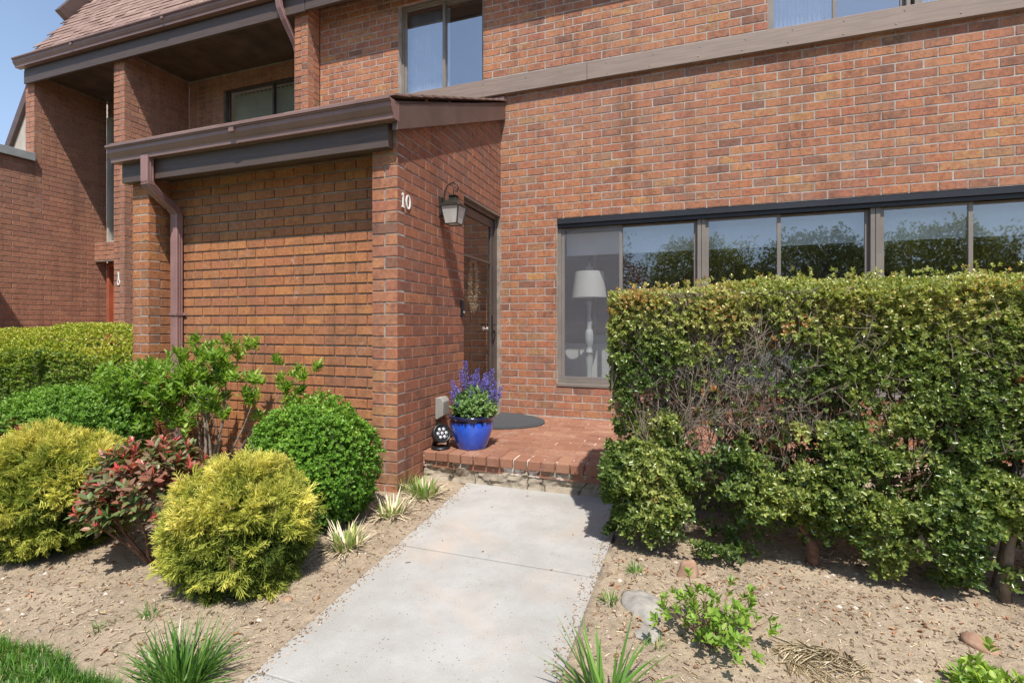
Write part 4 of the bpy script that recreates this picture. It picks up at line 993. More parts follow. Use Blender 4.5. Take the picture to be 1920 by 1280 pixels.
# ---- red and bronze leaved shrubs
def red_shrub(label, cx, cy, rx, ry, h, n, L=.055):
    t = thing('red_leaf_shrub', (cx, cy, 0), label, 'shrub', 'red leaved shrubs')
    P, d, r = dome_points(n, cx, cy, rx, ry, h, lump=.22, ls=5, inner=.22, low=-.25)
    P[:, 2] += .05
    A = unit(d*.6 + rand_dir(len(d))*.3 + np.array([0, 0, .8]))
    out = rosettes(P, A, 7, 1.15, L, L*.44, np.clip(.34+.35*nz(P, 6, 8)+.14*d[:, 2], 0, .8), .14)
    q = rng.random(len(P)) < .5
    inn = rosettes(P[q]+A[q]*.012, A[q], 6, .75, L*.62, L*.2, np.full(q.sum(), .88), .1)
    a = [np.concatenate([x_, y_]) for x_, y_ in zip(out, inn)]
    leaf_mesh('foliage', *a[:5], a[5], 'red_leaf', t, droop=.18, fold=.12)
    mb = MB()
    for k in range(8):
        an = 6.28*k/8 + random.uniform(-.4, .4)
        branch(mb, (cx+.02*math.cos(an), cy+.02*math.sin(an), -.02), (math.cos(an)*.8, math.sin(an)*.8, 1), h*.6, .009, 2, 4, .2, 3, .5, .1, None, h*.9, 0, (cx-rx*.9, cx+rx*.9, cy-ry*.9, cy+ry*.9))
    mb.build('stems', 'bark_red', t)
red_shrub('red and bronze leaved shrub with dark stems between the two golden cypresses', -2.56, 1.78, .31, .27, .56, 330, .06)
red_shrub('dark red leaved shrub at the left edge behind the yellow cypress', -4.35, 2.0, .36, .3, .50, 170)
# ---- leafy deciduous shrub with bare stems
sh = thing('leafy_shrub', (-3.45, 2.82, 0), 'loose fresh green shrub with upright bare stems in front of the golden brick panel', 'shrub')
ends = []; mb = MB()
for (dx, dy, ln, r) in ((-1.1, -.1, 0.64, .011), (-.6, -.25, 0.61, .012), (-.35, .0, 0.64, .012), (-.05, -.1, 0.64, .015), (.15, .05, 0.64, .013), (.45, -.1, 0.72, .012), (.9, -.05, 0.79, .011), (-1.5, -.2, 0.58, .009), (1.25, -.05, 0.72, .009), (.3, -.15, 0.59, .010)):
    branch(mb, (-3.45+dx*.06, 2.82+dy*.1, -.02), (dx*.75, dy*.6, 1), ln, r, 2, 6, .10, 2, .34, .08, ends, 2, 0, (-4.5, -2.45, 2.45, 3.12), 5, True)
mb.build('stems', 'bark', sh, smooth=True)
ends = [e for e in ends if e[0].z < 1.09]
P = np.array([e[0] for e in ends for _ in range(5)]) + rng.normal(0, .018, (len(ends)*5, 3)); A = unit(np.array([e[1] for e in ends for _ in range(5)]) + rand_dir(len(ends)*5)*.5 + np.array([0, 0, .5]))
q = P[:, 2] > .22
a = rosettes(P[q], A[q], 7, .8, .062, .022, np.clip(rng.normal(.6, .15, q.sum()), 0, 1), .12)
n = 950; P = np.c_[rng.normal(-3.95, .28, n), rng.normal(2.72, .13, n), rng.uniform(.42, .90, n)]; q = (nz(P, 5, 3) > -.05) & (P[:, 2] < .98-.25*np.abs(P[:, 0]+3.9)); P = P[q]
b = rosettes(P, np.c_[rng.normal(0, .5, len(P)), rng.normal(-.2, .4, len(P)), np.ones(len(P))], 6, .85, .055, .021, np.full(len(P), .5), .15)
a = [np.concatenate([x_, y_]) for x_, y_ in zip(a, b)]
leaf_mesh('foliage', *a[:5], a[5], 'light_leaf', sh, droop=.2, fold=.15, shape='lance')
# ---- trimmed hedge on the left, behind the pier line
lh = thing('hedge', (-7, 3.8, 0), 'low trimmed yellow-green hedge at the left in front of the neighbouring wall', 'hedge')
n = 21000; x0, x1, y0h, y1h, zt = -9.3, -4.69, 3.10, 4.05, 1.185
P = np.c_[rng.uniform(x0, x1, n), rng.uniform(y0h, y1h, n), np.zeros(n)]
zt_ = zt + .05*nz(P, .9) + .025*nz(P, 5) - .05*(P[:, 0] < -6.6)
u_ = rng.random(n); 
P[:, 2] = np.where(u_ < .5, zt_ - np.abs(rng.normal(0, .03, n)) - .30*np.clip((y0h+.45-P[:, 1])/.45, 0, 1)**2, zt_ - .26 - rng.uniform(0, .95, n)*1.0)
P[:, 1] = np.where(u_ < .5, P[:, 1], y0h + np.abs(rng.normal(0, .05, n)) + .06*nz(P, 3, 5))
isf = u_ >= .5; P[:, 2] = np.maximum(P[:, 2], .05)
keep = ~(isf & (nz(P, 3.2, 30) < -.34)); P = P[keep]; isf = isf[keep]
A = np.c_[rng.normal(0, .35, len(P)), np.where(isf, -.8, rng.normal(-.2, .3, len(P))), np.where(isf, .5, 1.0)]
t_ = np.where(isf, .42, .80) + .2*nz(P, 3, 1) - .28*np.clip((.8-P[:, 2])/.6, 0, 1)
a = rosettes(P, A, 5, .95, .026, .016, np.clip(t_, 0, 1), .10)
Pc = np.c_[rng.uniform(x0, x1, 5000), rng.uniform(y0h+.25, y1h, 5000), rng.uniform(.1, 1.0, 5000)]
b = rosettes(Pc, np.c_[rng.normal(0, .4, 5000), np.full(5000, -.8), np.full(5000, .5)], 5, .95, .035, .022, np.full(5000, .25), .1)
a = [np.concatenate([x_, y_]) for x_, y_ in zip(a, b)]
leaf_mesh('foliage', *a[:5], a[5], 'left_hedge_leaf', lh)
mb = MB()
for k in range(46):
    branch(mb, (random.uniform(x0+.1, x1-.1), random.uniform(y0h+.15, y1h-.1), -.02), (random.gauss(0, .3), random.gauss(-.1, .2), 1), .6, .014, 2, 4, .2, 3, .5, .1, None, zt-.06, 0, (x0+.03, x1-.03, y0h+.04, y1h))
mb.build('stems', 'bark', lh)
# ---- grass tufts
def blades(cx, cy, n, L, W, lean, rad, zb=0., curve=.5, tint=.5, tj=.2, seg=4):
    az = rng.uniform(0, 6.28, n); rr = rad*np.sqrt(rng.random(n)); th = lean*rng.uniform(.15, 1.0, n)
    B = np.c_[cx+rr*np.cos(az), cy+rr*np.sin(az), np.full(n, zb)-.005]; az2 = az+rng.normal(0, .5, n)
    l = L*rng.uniform(.55, 1.1, n); tw = rng.normal(0, .4, n)
    V = []; p = B.copy()
    for i in range(seg+1):
        t = i/seg; an = th + curve*t*th*1.4
        d = np.c_[np.sin(an)*np.cos(az2), np.sin(an)*np.sin(az2), np.cos(an)]
        s = np.c_[-np.sin(az2+tw), np.cos(az2+tw), np.zeros(n)]
        w_ = W*(1-t**2.2)*.5*(.7+.3*min(1, t*4)) + .0002
        V += [p - s*w_, p + s*w_]; p = p + d*(l/seg)[:, None]
    v = np.stack(V, 1); k = 2*(seg+1)
    base = np.arange(n)[:, None]*k
    f = np.concatenate([base+np.array([2*i, 2*i+1, 2*i+3, 2*i+2]) for i in range(seg)], 1).reshape(-1, 4)
    return v.reshape(-1, 3), f, np.repeat(np.clip(rng.normal(tint, tj, n), 0, 1), k)
def join(parts):
    v, f, t = [], [], []; o_ = 0
    for a, b, c in parts: v.append(a); f.append(b+o_); t.append(c); o_ += len(a)
    return np.concatenate(v), np.concatenate(f), np.concatenate(t)
def tuft(label, cx, cy, group=None, name='grass_tuft', **k):
    v, f, t = blades(cx, cy, zb=gz(cx, cy), **k); v = v - np.array([cx, cy, 0])
    o = np_mesh(name, v, f, t, 'tuft'); o.location = (cx, cy, 0); return tag(o, label, 'grass tuft', group)
tuft('thick dark green grass tuft at the lawn edge beside the walk', -1.56, 1.17, n=300, L=.21, W=.0070, lean=1.0, rad=.07, curve=.8, tint=.42)
tuft('long bladed green tuft at the bottom, right of the walk', -.24, 1.56, n=60, L=.26, W=.013, lean=.85, rad=.045, curve=.5, tint=.62, tj=.12)
labs = {0: 'cut back clump with fresh green leaves nearest the brick pier and patio', 1: 'smallest straw coloured cut back clump, second from the patio', 2: 'cut back clump with stubby green blades beside the boxwood, nearest the camera'}
for k, (x, y, n, g) in enumerate(((-1.70, 3.02, 70, .20), (-1.72, 2.66, 34, .14), (-1.70, 2.18, 46, .16))):
    z = gz(x, y); t = thing('perennial_clump', (x, y, 0), labs[k], 'plant', 'cut back perennials along the walk')
    v, f, tt = blades(x, y, n, g*.72, .019, .55, .075, zb=z, curve=.4, tint=.88, tj=.07); np_mesh('leaves', v, f, tt, 'tuft', t)
    v, f, tt = blades(x, y, 90, .15, .009, 1.5, .085, zb=z+.012, curve=.3); np_mesh('dead_leaves', v, f, tt, 'straw', t)
# small weeds
for (x, y, n, l, lab) in ((-2.02, 1.40, 26, .07, 'small weed in the soil left of the grass tuft'), (-1.90, 1.58, 22, .10, 'wispy weed under the front golden cypress'), (-2.14, 1.28, 18, .05, 'tiny weed near the lawn edge'), (-.30, 2.13, 60, .055, 'tiny grass tuft at the right edge of the walk'), (-.22, 2.42, 60, .06, 'wispy grass near the hedge base by the walk'), (-.10, 1.90, 26, .05, 'small weed between the stone and the low plant')):
    tuft(lab, x, y, n=n, L=l, W=.004, lean=.9, rad=.03, tint=.6, name='weed')
# weed by the pier corner
tuft('thin weeds growing against the foot of the corner pier', -1.87, 3.06, n=40, L=.17, W=.004, lean=.5, rad=.06, tint=.7, name='weed')
# ---- low leafy plants in the right bed
def low_plant(label, cx, cy, r, h, n, L, seed_t=.55):
    t = thing('low_leafy_plant', (cx, cy, 0), label, 'plant'); ends = []; mb = MB()
    for k in range(n):
        an = 6.28*k/n + random.uniform(-.3, .3); sp = random.uniform(.1, 1.1)
        branch(mb, (cx+.02*math.cos(an), cy+.02*math.sin(an), gz(cx, cy)-.01), (math.cos(an)*sp, math.sin(an)*sp, .9), h*random.uniform(.5, 1.05), .0035, 0, 4, .18, 0, .5, .1, ends)
    mb.lathe([(.012, -.01), (.030, .002), (.022, .016), (.006, .022)], cx, cy, gz(cx, cy), 10)
    mb.build('stems', 'bark_red', t)
    P = np.array([e[0] for e in ends]*3); P[len(ends):] += rng.normal(0, r*.22, (len(P)-len(ends), 3)); P[:, 2] = np.maximum(P[:, 2], .03)
    P[len(ends):, 2] *= .7
    A = unit(np.c_[(P[:, 0]-cx)*2, (P[:, 1]-cy)*2, np.full(len(P), .6)]+rng.normal(0, .15, (len(P), 3)))
    a = rosettes(P, A, 7, .95, L, L*.52, np.full(len(P), seed_t), .15)
    leaf_mesh('leaves', *a[:5], a[5], 'light_leaf', t, droop=.15, fold=.15)
low_plant('low bright green leafy plant alone in the right bed', .10, 1.98, .14, .235, 30, .030)
low_plant('yellow-green leafy plant at the bottom right corner', .92, 1.97, .14, .11, 24, .036, .8)
# ---- lawn grass
n = 60000; gx = rng.uniform(-5.2, -1.46, n); gy = 1.13 - 1.5*rng.random(n)**1.5
edge = 1.10 + .035*np.sin(gx*5) + .02*np.sin(gx*17); gy = np.minimum(gy, edge-rng.random(n)*.03)
def blades_at(x, y, L, W, lean):
    n = len(x); az = rng.uniform(0, 6.28, n); th = lean*rng.uniform(.1, 1, n); l = L*rng.uniform(.5, 1.1, n); V = []; p = np.c_[x, y, np.zeros(n)]
    for i in range(4):
        t = i/3; an = th*(1+t); d = np.c_[np.sin(an)*np.cos(az), np.sin(an)*np.sin(az), np.cos(an)]; s = np.c_[-np.sin(az), np.cos(az), np.zeros(n)]
        w_ = W*(1-t**1.6)*.5+.0002; V += [p-s*w_, p+s*w_]; p = p + d*(l/3)[:, None]
    v = np.stack(V, 1); base = np.arange(n)[:, None]*8
    f = np.concatenate([base+np.array([2*i, 2*i+1, 2*i+3, 2*i+2]) for i in range(3)], 1).reshape(-1, 4)
    return v.reshape(-1, 3), f, np.repeat(np.clip(.5+.25*rng.normal(size=n)+.15*np.sin(x*9)*np.cos(y*8), 0, 1), 8)
v, f, t = blades_at(gx, gy, .055, .0042, .7)
tag(np_mesh('grass', v, f, t, 'grass'), 'short bright green lawn grass at the bottom left corner', 'grass', kind='stuff')
# ---- mulch, pebbles, dry leaves
def scatter(n, area):
    out = []
    while len(out) < n:
        x = random.uniform(-4.8, 2.2); y = random.uniform(1.0, 3.3)
        if walk_l(y)-.03 < x < -.36 or (x < -1.4 and y < 1.15): 
            if random.random() > .004: continue
        out.append((x, y))
    return out
mb = MB()
for x, y in scatter(15000, 0):
    z = gz(x, y) + .002 if not (walk_l(y)-.03 < x < -.36) else .014; l = random.choice([.003, .004, .006, .011])*random.uniform(.7, 1.2); w_ = random.uniform(.0008, .0024)
    mb.box(-l, l, -w_, w_, -.001, .0016, mat=Matrix.Translation((x, y, z+.002)) @ Matrix.Rotation(random.uniform(0, 3.14), 4, 'Z') @ Matrix.Rotation(random.uniform(-.3, .3), 4, 'Y'))
for k in range(1300):      # crumbs swept onto the slab edges
    y = random.uniform(1.0, 3.35); e_ = abs(random.gauss(0, .035))
    x = walk_l(y)+e_ if random.random() < .5 else walk_r(y)-e_
    l = random.uniform(.0015, .006); mb.box(-l, l, -.0018, .0018, 0, .002, mat=Matrix.Translation((x, y, .0125)) @ Matrix.Rotation(random.uniform(0, 3.14), 4, 'Z'))
tag(mb.build('mulch', 'mulch'), 'fine bark chips and twig bits scattered over the soil beds', 'mulch', kind='stuff')
mb = MB()
for x, y in scatter(1500, 0):
    r = random.choice([.003, .004, .005, .006, .009, .013]); z = gz(x, y); i = len(mb.v)
    if walk_l(y)-.03 < x < -.36: continue
    c_ = [(-1, 0, 0), (0, -1, 0), (1, 0, 0), (0, 1, 0), (0, 0, .7), (.7, .7, .3), (-.7, .6, .35)]
    q = [(x+a*r*random.uniform(.7, 1.3), y+b*r*random.uniform(.7, 1.3), z+c__*r+.001) for a, b, c__ in c_[:5]]
    mb.v += q
    for a, b in ((0, 1), (1, 2), (2, 3), (3, 0)): mb.f.append((i+a, i+b, i+4)); mb.m.append(0)
tag(mb.build('gravel', 'pebble'), 'small pebbles scattered in the soil beds', 'pebbles', kind='stuff')
pts = scatter(420, 0); pts = [p for p in pts if not (walk_l(p[1])-.03 < p[0] < -.36)]
pts += [(random.gauss(.55, .5), random.gauss(2.45, .15)) for _ in range(160)] + [(random.gauss(-.2, .06), random.gauss(2.2, .25)) for _ in range(50)]
B = np.array([(x, y, gz(x, y)+.006) for x, y in pts]); n = len(B)
leaf_mesh('dry_leaves', B, np.c_[rng.normal(size=(n, 2)), rng.normal(0, .15, n)], np.c_[rng.normal(0, .3, (n, 2)), np.ones(n)], rng.uniform(.010, .034, n), rng.uniform(.006, .014, n), rng.random(n), 'dry_leaf', None, .3, .4)
tag(bpy.data.objects['dry_leaves'], 'curled brown dry leaves lying on the soil', 'dry leaves', kind='stuff')
n = 420; an = rng.uniform(0, 6.28, n); rr = .10*np.sqrt(rng.random(n))
B = np.c_[rr*np.cos(an)*1.3, rr*np.sin(an), .012+rng.random(n)*.03*(1-rr/.13)]
o = leaf_mesh('straw_clump', B, np.c_[rng.normal(size=(n, 2))+np.c_[-np.sin(an), np.cos(an)]*1.2, rng.normal(0, .12, n)], np.c_[rng.normal(0, .2, (n, 2)), np.ones(n)], rng.uniform(.04, .10, n), .0020, rng.random(n), 'straw', None, .3, .1)
o.location = (.45, 1.98, 0); tag(o, 'matted flat clump of dead straw lying in the right bed', 'dead grass')
n = 2600; B = np.c_[rng.uniform(-4.6, 2.2, n), rng.uniform(1.12, 3.2, n), np.zeros(n)]; B = B[(B[:, 0] < -1.62) | (B[:, 0] > -.34)]
B[:, 2] = [gz(b[0], b[1])+.004 for b in B]; n = len(B)
tag(leaf_mesh('litter', B, np.c_[rng.normal(size=(n, 2)), rng.normal(0, .08, n)], np.c_[rng.normal(0, .3, (n, 2)), np.ones(n)], rng.uniform(.015, .05, n), rng.uniform(.0015, .003, n), rng.random(n), 'straw', None, .2, .2), 'thin dry stalks and stems strewn over the soil', 'plant litter', kind='stuff')
# ---- stones
def stone(label, x, y, rx, ry, h, mat, rot=0, seed=1):
    import bmesh
    bm = bmesh.new(); bmesh.ops.create_icosphere(bm, subdivisions=3, radius=1)
    for vv in bm.verts:
        p = vv.co.copy(); k = 1+.28*noise.noise(p*1.3+Vector((seed, 0, 0)))+.08*noise.noise(p*4+Vector((seed, 3, 0)))
        vv.co = Vector((p.x*rx*k, p.y*ry*k, max(p.z, -.3)*h*k))
    me = bpy.data.meshes.new('stone'); bm.to_mesh(me); bm.free(); me.materials.append(M[mat])
    for p in me.polygons: p.use_smooth = True
    o = bpy.data.objects.new('stone', me); o.location = (x, y, gz(x, y)); o.rotation_euler = (0, 0, rot); col.objects.link(o); tag(o, label, 'stone')
stone('large flat grey stone half buried at the right edge of the walk', -.17, 2.14, .085, .11, .035, 'stone', .4, 1)
stone('brown upright stone at the left foot of the tall hedge', .02, 2.50, .05, .035, .07, 'stone_brown', .2, 5)
stone('small pale stone beside the large flat one', -.13, 1.97, .06, .045, .014, 'stone', 1.2, 3)
stone('rounded brown stone in the right bed near the frame edge', 1.04, 2.30, .06, .04, .035, 'stone_brown', 2.4, 8)
stone('small tan stone in the soil beside the walk under the cypress', -1.62, 1.70, .022, .018, .012, 'stone_brown', 0, 11)

# ------------------------------------------------------------ pot with sage
px, py = -1.60, 3.62
pot = thing('flower_pot', (px, py, PT), 'glossy cobalt blue flower pot standing on the patio edge', 'flower pot')
mb = MB(); prof = [(.095, 0), (.112, .002), (.118, .012), (.140, .07), (.160, .13), (.171, .18), (.172, .215), (.166, .232), (.168, .240), (.182, .246), (.186, .256), (.182, .266), (.170, .268), (.162, .262), (.158, .22), (.14, .21)]
mb.lathe(prof, 0, 0, 0, 56); o = mb.build('pot', 'pot', None, smooth=True); o.parent = pot
mb = MB(); mb.lathe([(.15, .225), (.10, .235), (.02, .238)], 0, 0, 0, 24); o = mb.build('soil', 'soil', None); o.parent = pot
sg = thing('flowering_sage', (px, py, PT+.24), 'blue flowering sage plant growing in the blue pot', 'plant')
n = 520; r = .17*np.sqrt(rng.random(n)); az = rng.uniform(0, 6.28, n)
P = np.c_[px+r*np.cos(az)*1.05, py+r*np.sin(az), PT+.27+.20*rng.random(n)*(1.15-(r/.19)**2)]
P[:, 0] += .02
A = unit(np.c_[(P[:, 0]-px)*5, (P[:, 1]-py)*5, np.full(n, .9)]+rng.normal(0, .3, (n, 3)))
a = rosettes(P, A, 5, .9, .034, .017, np.clip(.45+.3*(P[:, 0]-px)/.15, .1, 1), .15); leaf_mesh('leaves', *a[:5], a[5], 'sage_leaf', sg)
spk = [(-.17, .02, .12, .50), (-.15, -.05, .10, .42), (-.10, .03, .17, .58), (-.115, -.06, .12, .47), (-.035, -.05, .20, .66), (-.01, .05, .14, .55), (.045, .0, .19, .60), (.035, -.09, .12, .44), (.09, .06, .14, .50), (.105, -.02, .15, .53), (.155, .03, .17, .60), (.16, .1, .12, .50), (.19, -.02, .12, .45), (.215, .05, .10, .42), (-.055, -.15, .11, .36), (.02, -.155, .09, .30), (-.17, .08, .10, .44), (.07, .12, .14, .56), (-.02, .12, .14, .55), (.2, .1, .1, .46)]
mb = MB(); FB = []; FA = []
for dx, dy, ln, ht in spk:
    ln *= 1.15; top = Vector((px+dx*1.08, py+dy, PT+ht*1.05)); base = Vector((px+dx*.55, py+dy*.55, PT+.26)); d = (top-base).normalized()
    mb.tube([base, base.lerp(top, .5)+Vector((dx*.06, 0, 0)), top], [.0025, .002, .001], 4)
    m_ = int(ln/.0042)
    for k in range(m_):
        t = k/m_; p = top - d*ln*(1-t); rr = .026*(1-t)**.55+.004
        for q in range(5):
            a_ = random.uniform(0, 6.28); rad = Vector((math.cos(a_), math.sin(a_), 0)); FB.append(tuple(p+rad*rr*random.uniform(.2, 1))); FA.append(tuple(rad+Vector((0, 0, .5))))
mb.build('stems', 'stem_green', sg)
FB = np.array(FB); FA = np.array(FA); n = len(FB)
leaf_mesh('flowers', FB, FA, rand_dir(n)+np.array([0, 0, 1]), rng.uniform(.009, .016, n), rng.uniform(.006, .011, n), np.clip(rng.normal(.5, .25, n), 0, 1), 'blue_flower', sg, .1, .3)
# ------------------------------------------------------------ spot light, outlet, doormat, lantern, wreath
sp = thing('spotlight', (-1.82, 3.505, PT), 'round black solar spotlight on the patio left of the blue pot', 'spotlight')
mb = MB(); mb.lathe([(.070, 0), (.076, .006), (.072, .018), (.030, .026)], -1.82, 3.505, PT, 28); mb.build('base', 'black_metal', sp, smooth=True)
mb = MB(); mb.tube([(-1.875, 3.515, PT+.015), (-1.880, 3.512, PT+.07), (-1.872, 3.51, PT+.11)], [.012, .011, .009], 8); mb.build('bracket', 'black_metal', sp, smooth=True); mb = MB(); mb.tube([(-1.765, 3.515, PT+.015), (-1.757, 3.512, PT+.07), (-1.765, 3.51, PT+.11)], [.012, .011, .009], 8); mb.build('bracket', 'black_metal', sp, smooth=True)
dirv = Vector((.75, -.62, .38)).normalized(); mt = Matrix.Translation((-1.82, 3.505, PT+.115)) @ dirv.to_track_quat('Z', 'Y').to_matrix().to_4x4() @ Matrix.Scale(1.16, 4)
mb = MB(); mb.lathe([(.030, -.050), (.052, -.038), (.062, .0), (.066, .028), (.064, .036), (.054, .036), (.052, .028)], n=32, mat=mt); hd = mb.build('lamp_head', 'black_metal', sp, smooth=True)
mb = MB(); mb.lathe([(.0525, .0285), (.0525, .030)], n=28, mat=mt); mb.build('lens', 'black_metal', hd)
for (a_, b_) in ((0, 0), (.030, 0), (-.030, 0), (.015, .026), (-.015, .026), (.015, -.026), (-.015, -.026)):
    mb = MB(); mb.lathe([(.0125, 0), (.011, .004), (.005, .006)], n=14, mat=mt @ Matrix.Translation((a_, b_, .030))); mb.build('led', 'lens', hd, smooth=True)
ob = thing('outlet_box', (SX+.03, 3.66, .5), 'grey covered outlet box on the side wall behind the blue pot', 'outlet box')
mb = MB(); mb.box(SX+.0015, SX+.028, 3.60, 3.70, .425, .60); mb.build('back_box', 'grey_box', ob, bevel=.004)
mb = MB(); mb.prism([(SX+.028, .43), (SX+.075, .455), (SX+.080, .57), (SX+.060, .60), (SX+.028, .605)], 'y', 3.594, 3.706); mb.build('cover', 'grey_box', ob, bevel=.006)
mb = MB(); mb.tube([(SX+.01, 3.61, .43), (SX+.012, 3.605, .33), (SX+.012, 3.60, .225)], .006, 6); mb.build('cable', 'black_metal', ob)
mb = MB(); n = 40; poly = [(-1.905 + .60*math.sin(math.pi*k/n), 4.70 - .43*math.cos(math.pi*k/n)) for k in range(n+1)]
mb.prism(poly, 'z', PT+.001, PT+.014); mb.prism([(x*.93-.133+.003, 4.70+(y-4.70)*.93) for x, y in poly], 'z', PT+.0141, PT+.018)
o = mb.build('doormat', 'mat_rubber', bevel=.003, origin=(-1.6, 4.7, PT)); tag(o, 'dark grey half round doormat at the foot of the door', 'doormat')
# lantern
lx, ly = SX+.12, 3.70
ln_ = thing('wall_lantern', (lx, ly, 2.2), 'weathered bronze carriage lantern with scroll arm on the wall beside the door', 'wall lantern')
mb = MB(); mb.box(SX+.0015, SX+.022, ly-.032, ly+.032, 2.10, 2.26); mb.build('back_plate', 'lantern_bronze', ln_, bevel=.006)
mb = MB(); cp = [(SX+.02, ly, 2.15), (SX+.03, ly, 2.22), (SX+.038, ly, 2.30), (SX+.065, ly, 2.355), (lx-.005, ly, 2.375), (lx+.035, ly, 2.355), (lx+.045, ly, 2.32), (lx+.03, ly, 2.295), (lx+.012, ly, 2.305)]
mb.tube(cp, [.009, .008, .007, .006, .006, .006, .006, .005, .004], 8); mb.tube([(lx, ly, 2.37), (lx, ly, 2.26)], .004, 6); mb.build('arm', 'lantern_bronze', ln_, smooth=True)
def frustum(mb, r0, z0, r1, z1, m=0, n=4, off=math.pi/4, capb=True):
    i = len(mb.v)
    for r, z in ((r0, z0), (r1, z1)):
        for k in range(n): mb.v.append((lx+.82*r*math.cos(off+k*2*math.pi/n), ly+.82*r*math.sin(off+k*2*math.pi/n), z))
    for k in range(n): mb.f.append((i+k, i+(k+1) % n, i+n+(k+1) % n, i+n+k)); mb.m.append(m)
    mb.f.append(tuple(i+n-1-k for k in range(n))); mb.m.append(m); mb.f.append(tuple(i+n+k for k in range(n))); mb.m.append(m)
mb = MB(); frustum(mb, .148, 2.168, .142, 2.180); frustum(mb, .140, 2.181, .066, 2.226); frustum(mb, .058, 2.227, .050, 2.256); frustum(mb, .070, 2.257, .036, 2.270); mb.build('roof', 'lantern_bronze', ln_, bevel=.002)
mb = MB(); frustum(mb, .088, 2.028, .130, 2.166); mb.build('glass', 'lantern_glass', ln_)
mb = MB()
for k in range(4):
    an = math.pi/4+k*math.pi/2; c_, s_ = math.cos(an), math.sin(an)
    mb.tube([(lx+.075*c_, ly+.075*s_, 2.024), (lx+.110*c_, ly+.110*s_, 2.168)], .0055, 6)
    c2, s2 = math.cos(an+math.pi/2), math.sin(an+math.pi/2)
    mb.tube([(lx+.075*c_, ly+.075*s_, 2.026), (lx+.075*c2, ly+.075*s2, 2.026)], .005, 6)
mb.build('frame', 'lantern_bronze', ln_)
mb = MB(); mb.lathe([(.012, 0), (.012, .03), (.026, .055), (.030, .08), (.022, .105), (.004, .115)], lx, ly, 2.035, 16); mb.build('bulb', 'bulb', ln_, smooth=True)
# wreath / dried swag on the inner door
wx_ = xi+.012; wr = thing('door_wreath', (wx_, 4.68, 1.62), 'dried flower teardrop wreath hanging on the entrance door behind the glass', 'wreath')
mb = MB(); 
for k in range(900):
    t = random.random(); cy_, cz_ = 4.68, 1.62
    an = t*2*math.pi; rad = .10; y_ = cy_ + rad*math.sin(an)*.9; z_ = cz_ + .26*math.cos(an)
    if z_ < 1.52: y_ += random.gauss(0, .035)
    p_ = Vector((wx_+random.uniform(.003, .02), y_+random.gauss(0, .02), z_+random.gauss(0, .02)))
    d_ = Vector((random.uniform(0, .6), random.gauss(0, 1), random.gauss(-.2, 1))).normalized()*random.uniform(.012, .035)
    s_ = d_.cross(Vector((1, 0, 0))).normalized()*.0035
    mb.quad(p_-s_, p_+s_, p_+d_+s_*.4, p_+d_-s_*.4)
mb.build('dried_stems', 'wreath', wr)
# ------------------------------------------------------------ inside: floor lamp and sofa
fl = thing('table_lamp', (-1.0, 5.50, .8), 'tall pale turned lamp with white shade standing inside the window by the door', 'lamp')
mb = MB(); mb.lathe([(.10, .55), (.10, .57), (.035, .59), (.028, .62), (.034, .72), (.043, .82), (.036, .88), (.042, .885), (.042, .90), (.034, .905), (.036, .93), (.028, .94), (.036, .96), (.046, 1.02), (.047, 1.09), (.036, 1.14), (.024, 1.15), (.032, 1.165), (.024, 1.18), (.036, 1.215), (.036, 1.24), (.020, 1.27), (.018, 1.32), (.024, 1.42), (.036, 1.44), (.03, 1.46), (.012, 1.47), (.012, 1.52)], -1.0, 5.50, 0, 28)
mb.build('post', 'lamp_post', fl, smooth=True)
mb = MB(); prof = [(.192, 1.50), (.186, 1.56), (.176, 1.64), (.166, 1.72), (.160, 1.79)]; i = 0
rings = []
for r, z in prof:
    rings.append(len(mb.v)); mb.v += [(-1.0+r*math.cos(2*math.pi*k/40), 5.50+r*math.sin(2*math.pi*k/40), z) for k in range(40)]
for r0, r1 in zip(rings, rings[1:]):
    for k in range(40): mb.f.append((r0+k, r0+(k+1) % 40, r1+(k+1) % 40, r1+k)); mb.m.append(0)
mb.build('lamp_shade', 'linen', fl, smooth=True)
mb = MB(); mb.lathe([(.008, 1.52), (.006, 1.80), (.05, 1.81), (.045, 1.83), (.02, 1.86), (.006, 1.90)], -1.0, 5.50, 0, 18); mb.build('finial', 'lamp_post', fl, smooth=True)
sf = thing('sofa', (-.3, 6.0, .16), 'pale grey sofa back seen through the window beside the entrance', 'sofa')
mb = MB(); mb.box(-1.70, 1.6, 5.86, 6.10, .22, .97); mb.build('backrest', 'sofa', sf, bevel=.05)
mb = MB(); mb.box(-1.70, 1.6, 6.11, 6.75, .22, .58); mb.build('seat', 'sofa', sf, bevel=.04)
mb = MB(); mb.box(-1.1, -.62, 6.115, 6.28, .60, 1.07); mb.build('cushion', 'room_ceiling', sf, bevel=.06)
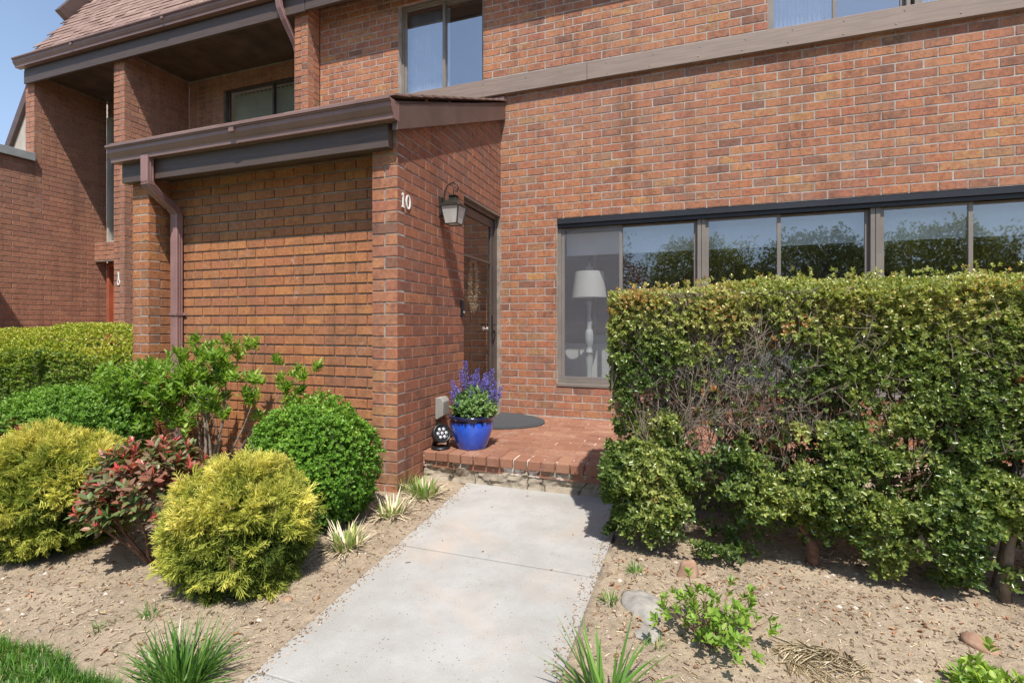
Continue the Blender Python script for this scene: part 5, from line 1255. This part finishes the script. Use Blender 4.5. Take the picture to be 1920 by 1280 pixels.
# ------------------------------------------------------------ trees across the road (mirrored in the windows)
def make_tree(name, h, r, dens, tint, label, mat='tree_leaf', bare=False):
    t = thing(name, (0, 0, 0), label, 'tree', 'trees across the road'); mb = MB(); ends = []
    mb.tube([(0, 0, -.1), (.05, 0, h*.18), (-.05, .05, h*.34)], [.24, .18, .15], 10, cap=False)
    for k in range(9):
        an = 6.28*k/9+random.uniform(-.3, .3); zz = h*random.uniform(.2, .38)
        branch(mb, (0, 0, zz), (math.cos(an)*.8, math.sin(an)*.8, random.uniform(.5, 1.6)), h*.36, .09, 3 if bare else 2, 5, .18, 4, .5, .12, ends)
    o = mb.build('trunk', 'bark', None); o.parent = t
    P, d, rr = dome_points(dens, 0, 0, r, r, h, zb=h*.12, lump=.35, ls=4, inner=.2, low=-.6)
    q = nz(P, 1.3, 4) > (-.42 if not bare else -.15); P, d = P[q], d[q]
    a = rosettes(P, d+np.array([0, 0, .4]), 6, 1.0, .085, .055, np.clip(tint+.3*nz(P, .6, 3), 0, 1), .15)
    o = leaf_mesh('crown', *a[:5], a[5], mat, None); o.parent = t
    return t
tp = [make_tree('tree', 5.6, 3.6, 15000, .35, 'dense dark green tree across the road'), make_tree('tree', 6.0, 3.5, 14000, .85, 'yellow-green spring tree across the road'), make_tree('tree', 6.3, 3.2, 8000, .5, 'half bare brownish tree across the road', 'red_leaf', True)]
spots = [(-16, -17, 1), (-10.5, -19, 0), (-5, -17, 2), (1, -19.5, 1), (6.5, -17.5, 0), (12, -19, 1), (17.5, -17, 2), (23, -19, 0), (29, -17.5, 1), (35, -19, 2), (-22, -19, 0), (41, -18, 0)]
wd = ['far left', 'left', 'near left', 'middle left', 'middle', 'middle right', 'near right', 'right', 'farther right', 'fourth from the right end', 'left end', 'right end']
used = set()
for (x, y, k), w_ in zip(spots, wd):
    kind = ['dense dark green tree', 'yellow-green spring tree', 'half bare brownish tree'][k]; lab = '%s across the road, %s of the row' % (kind, w_)
    if k not in used: tp[k].location = (x, y, 0); tp[k]['label'] = lab; used.add(k)
    else: copy_thing(tp[k], (x, y, 0), lab)
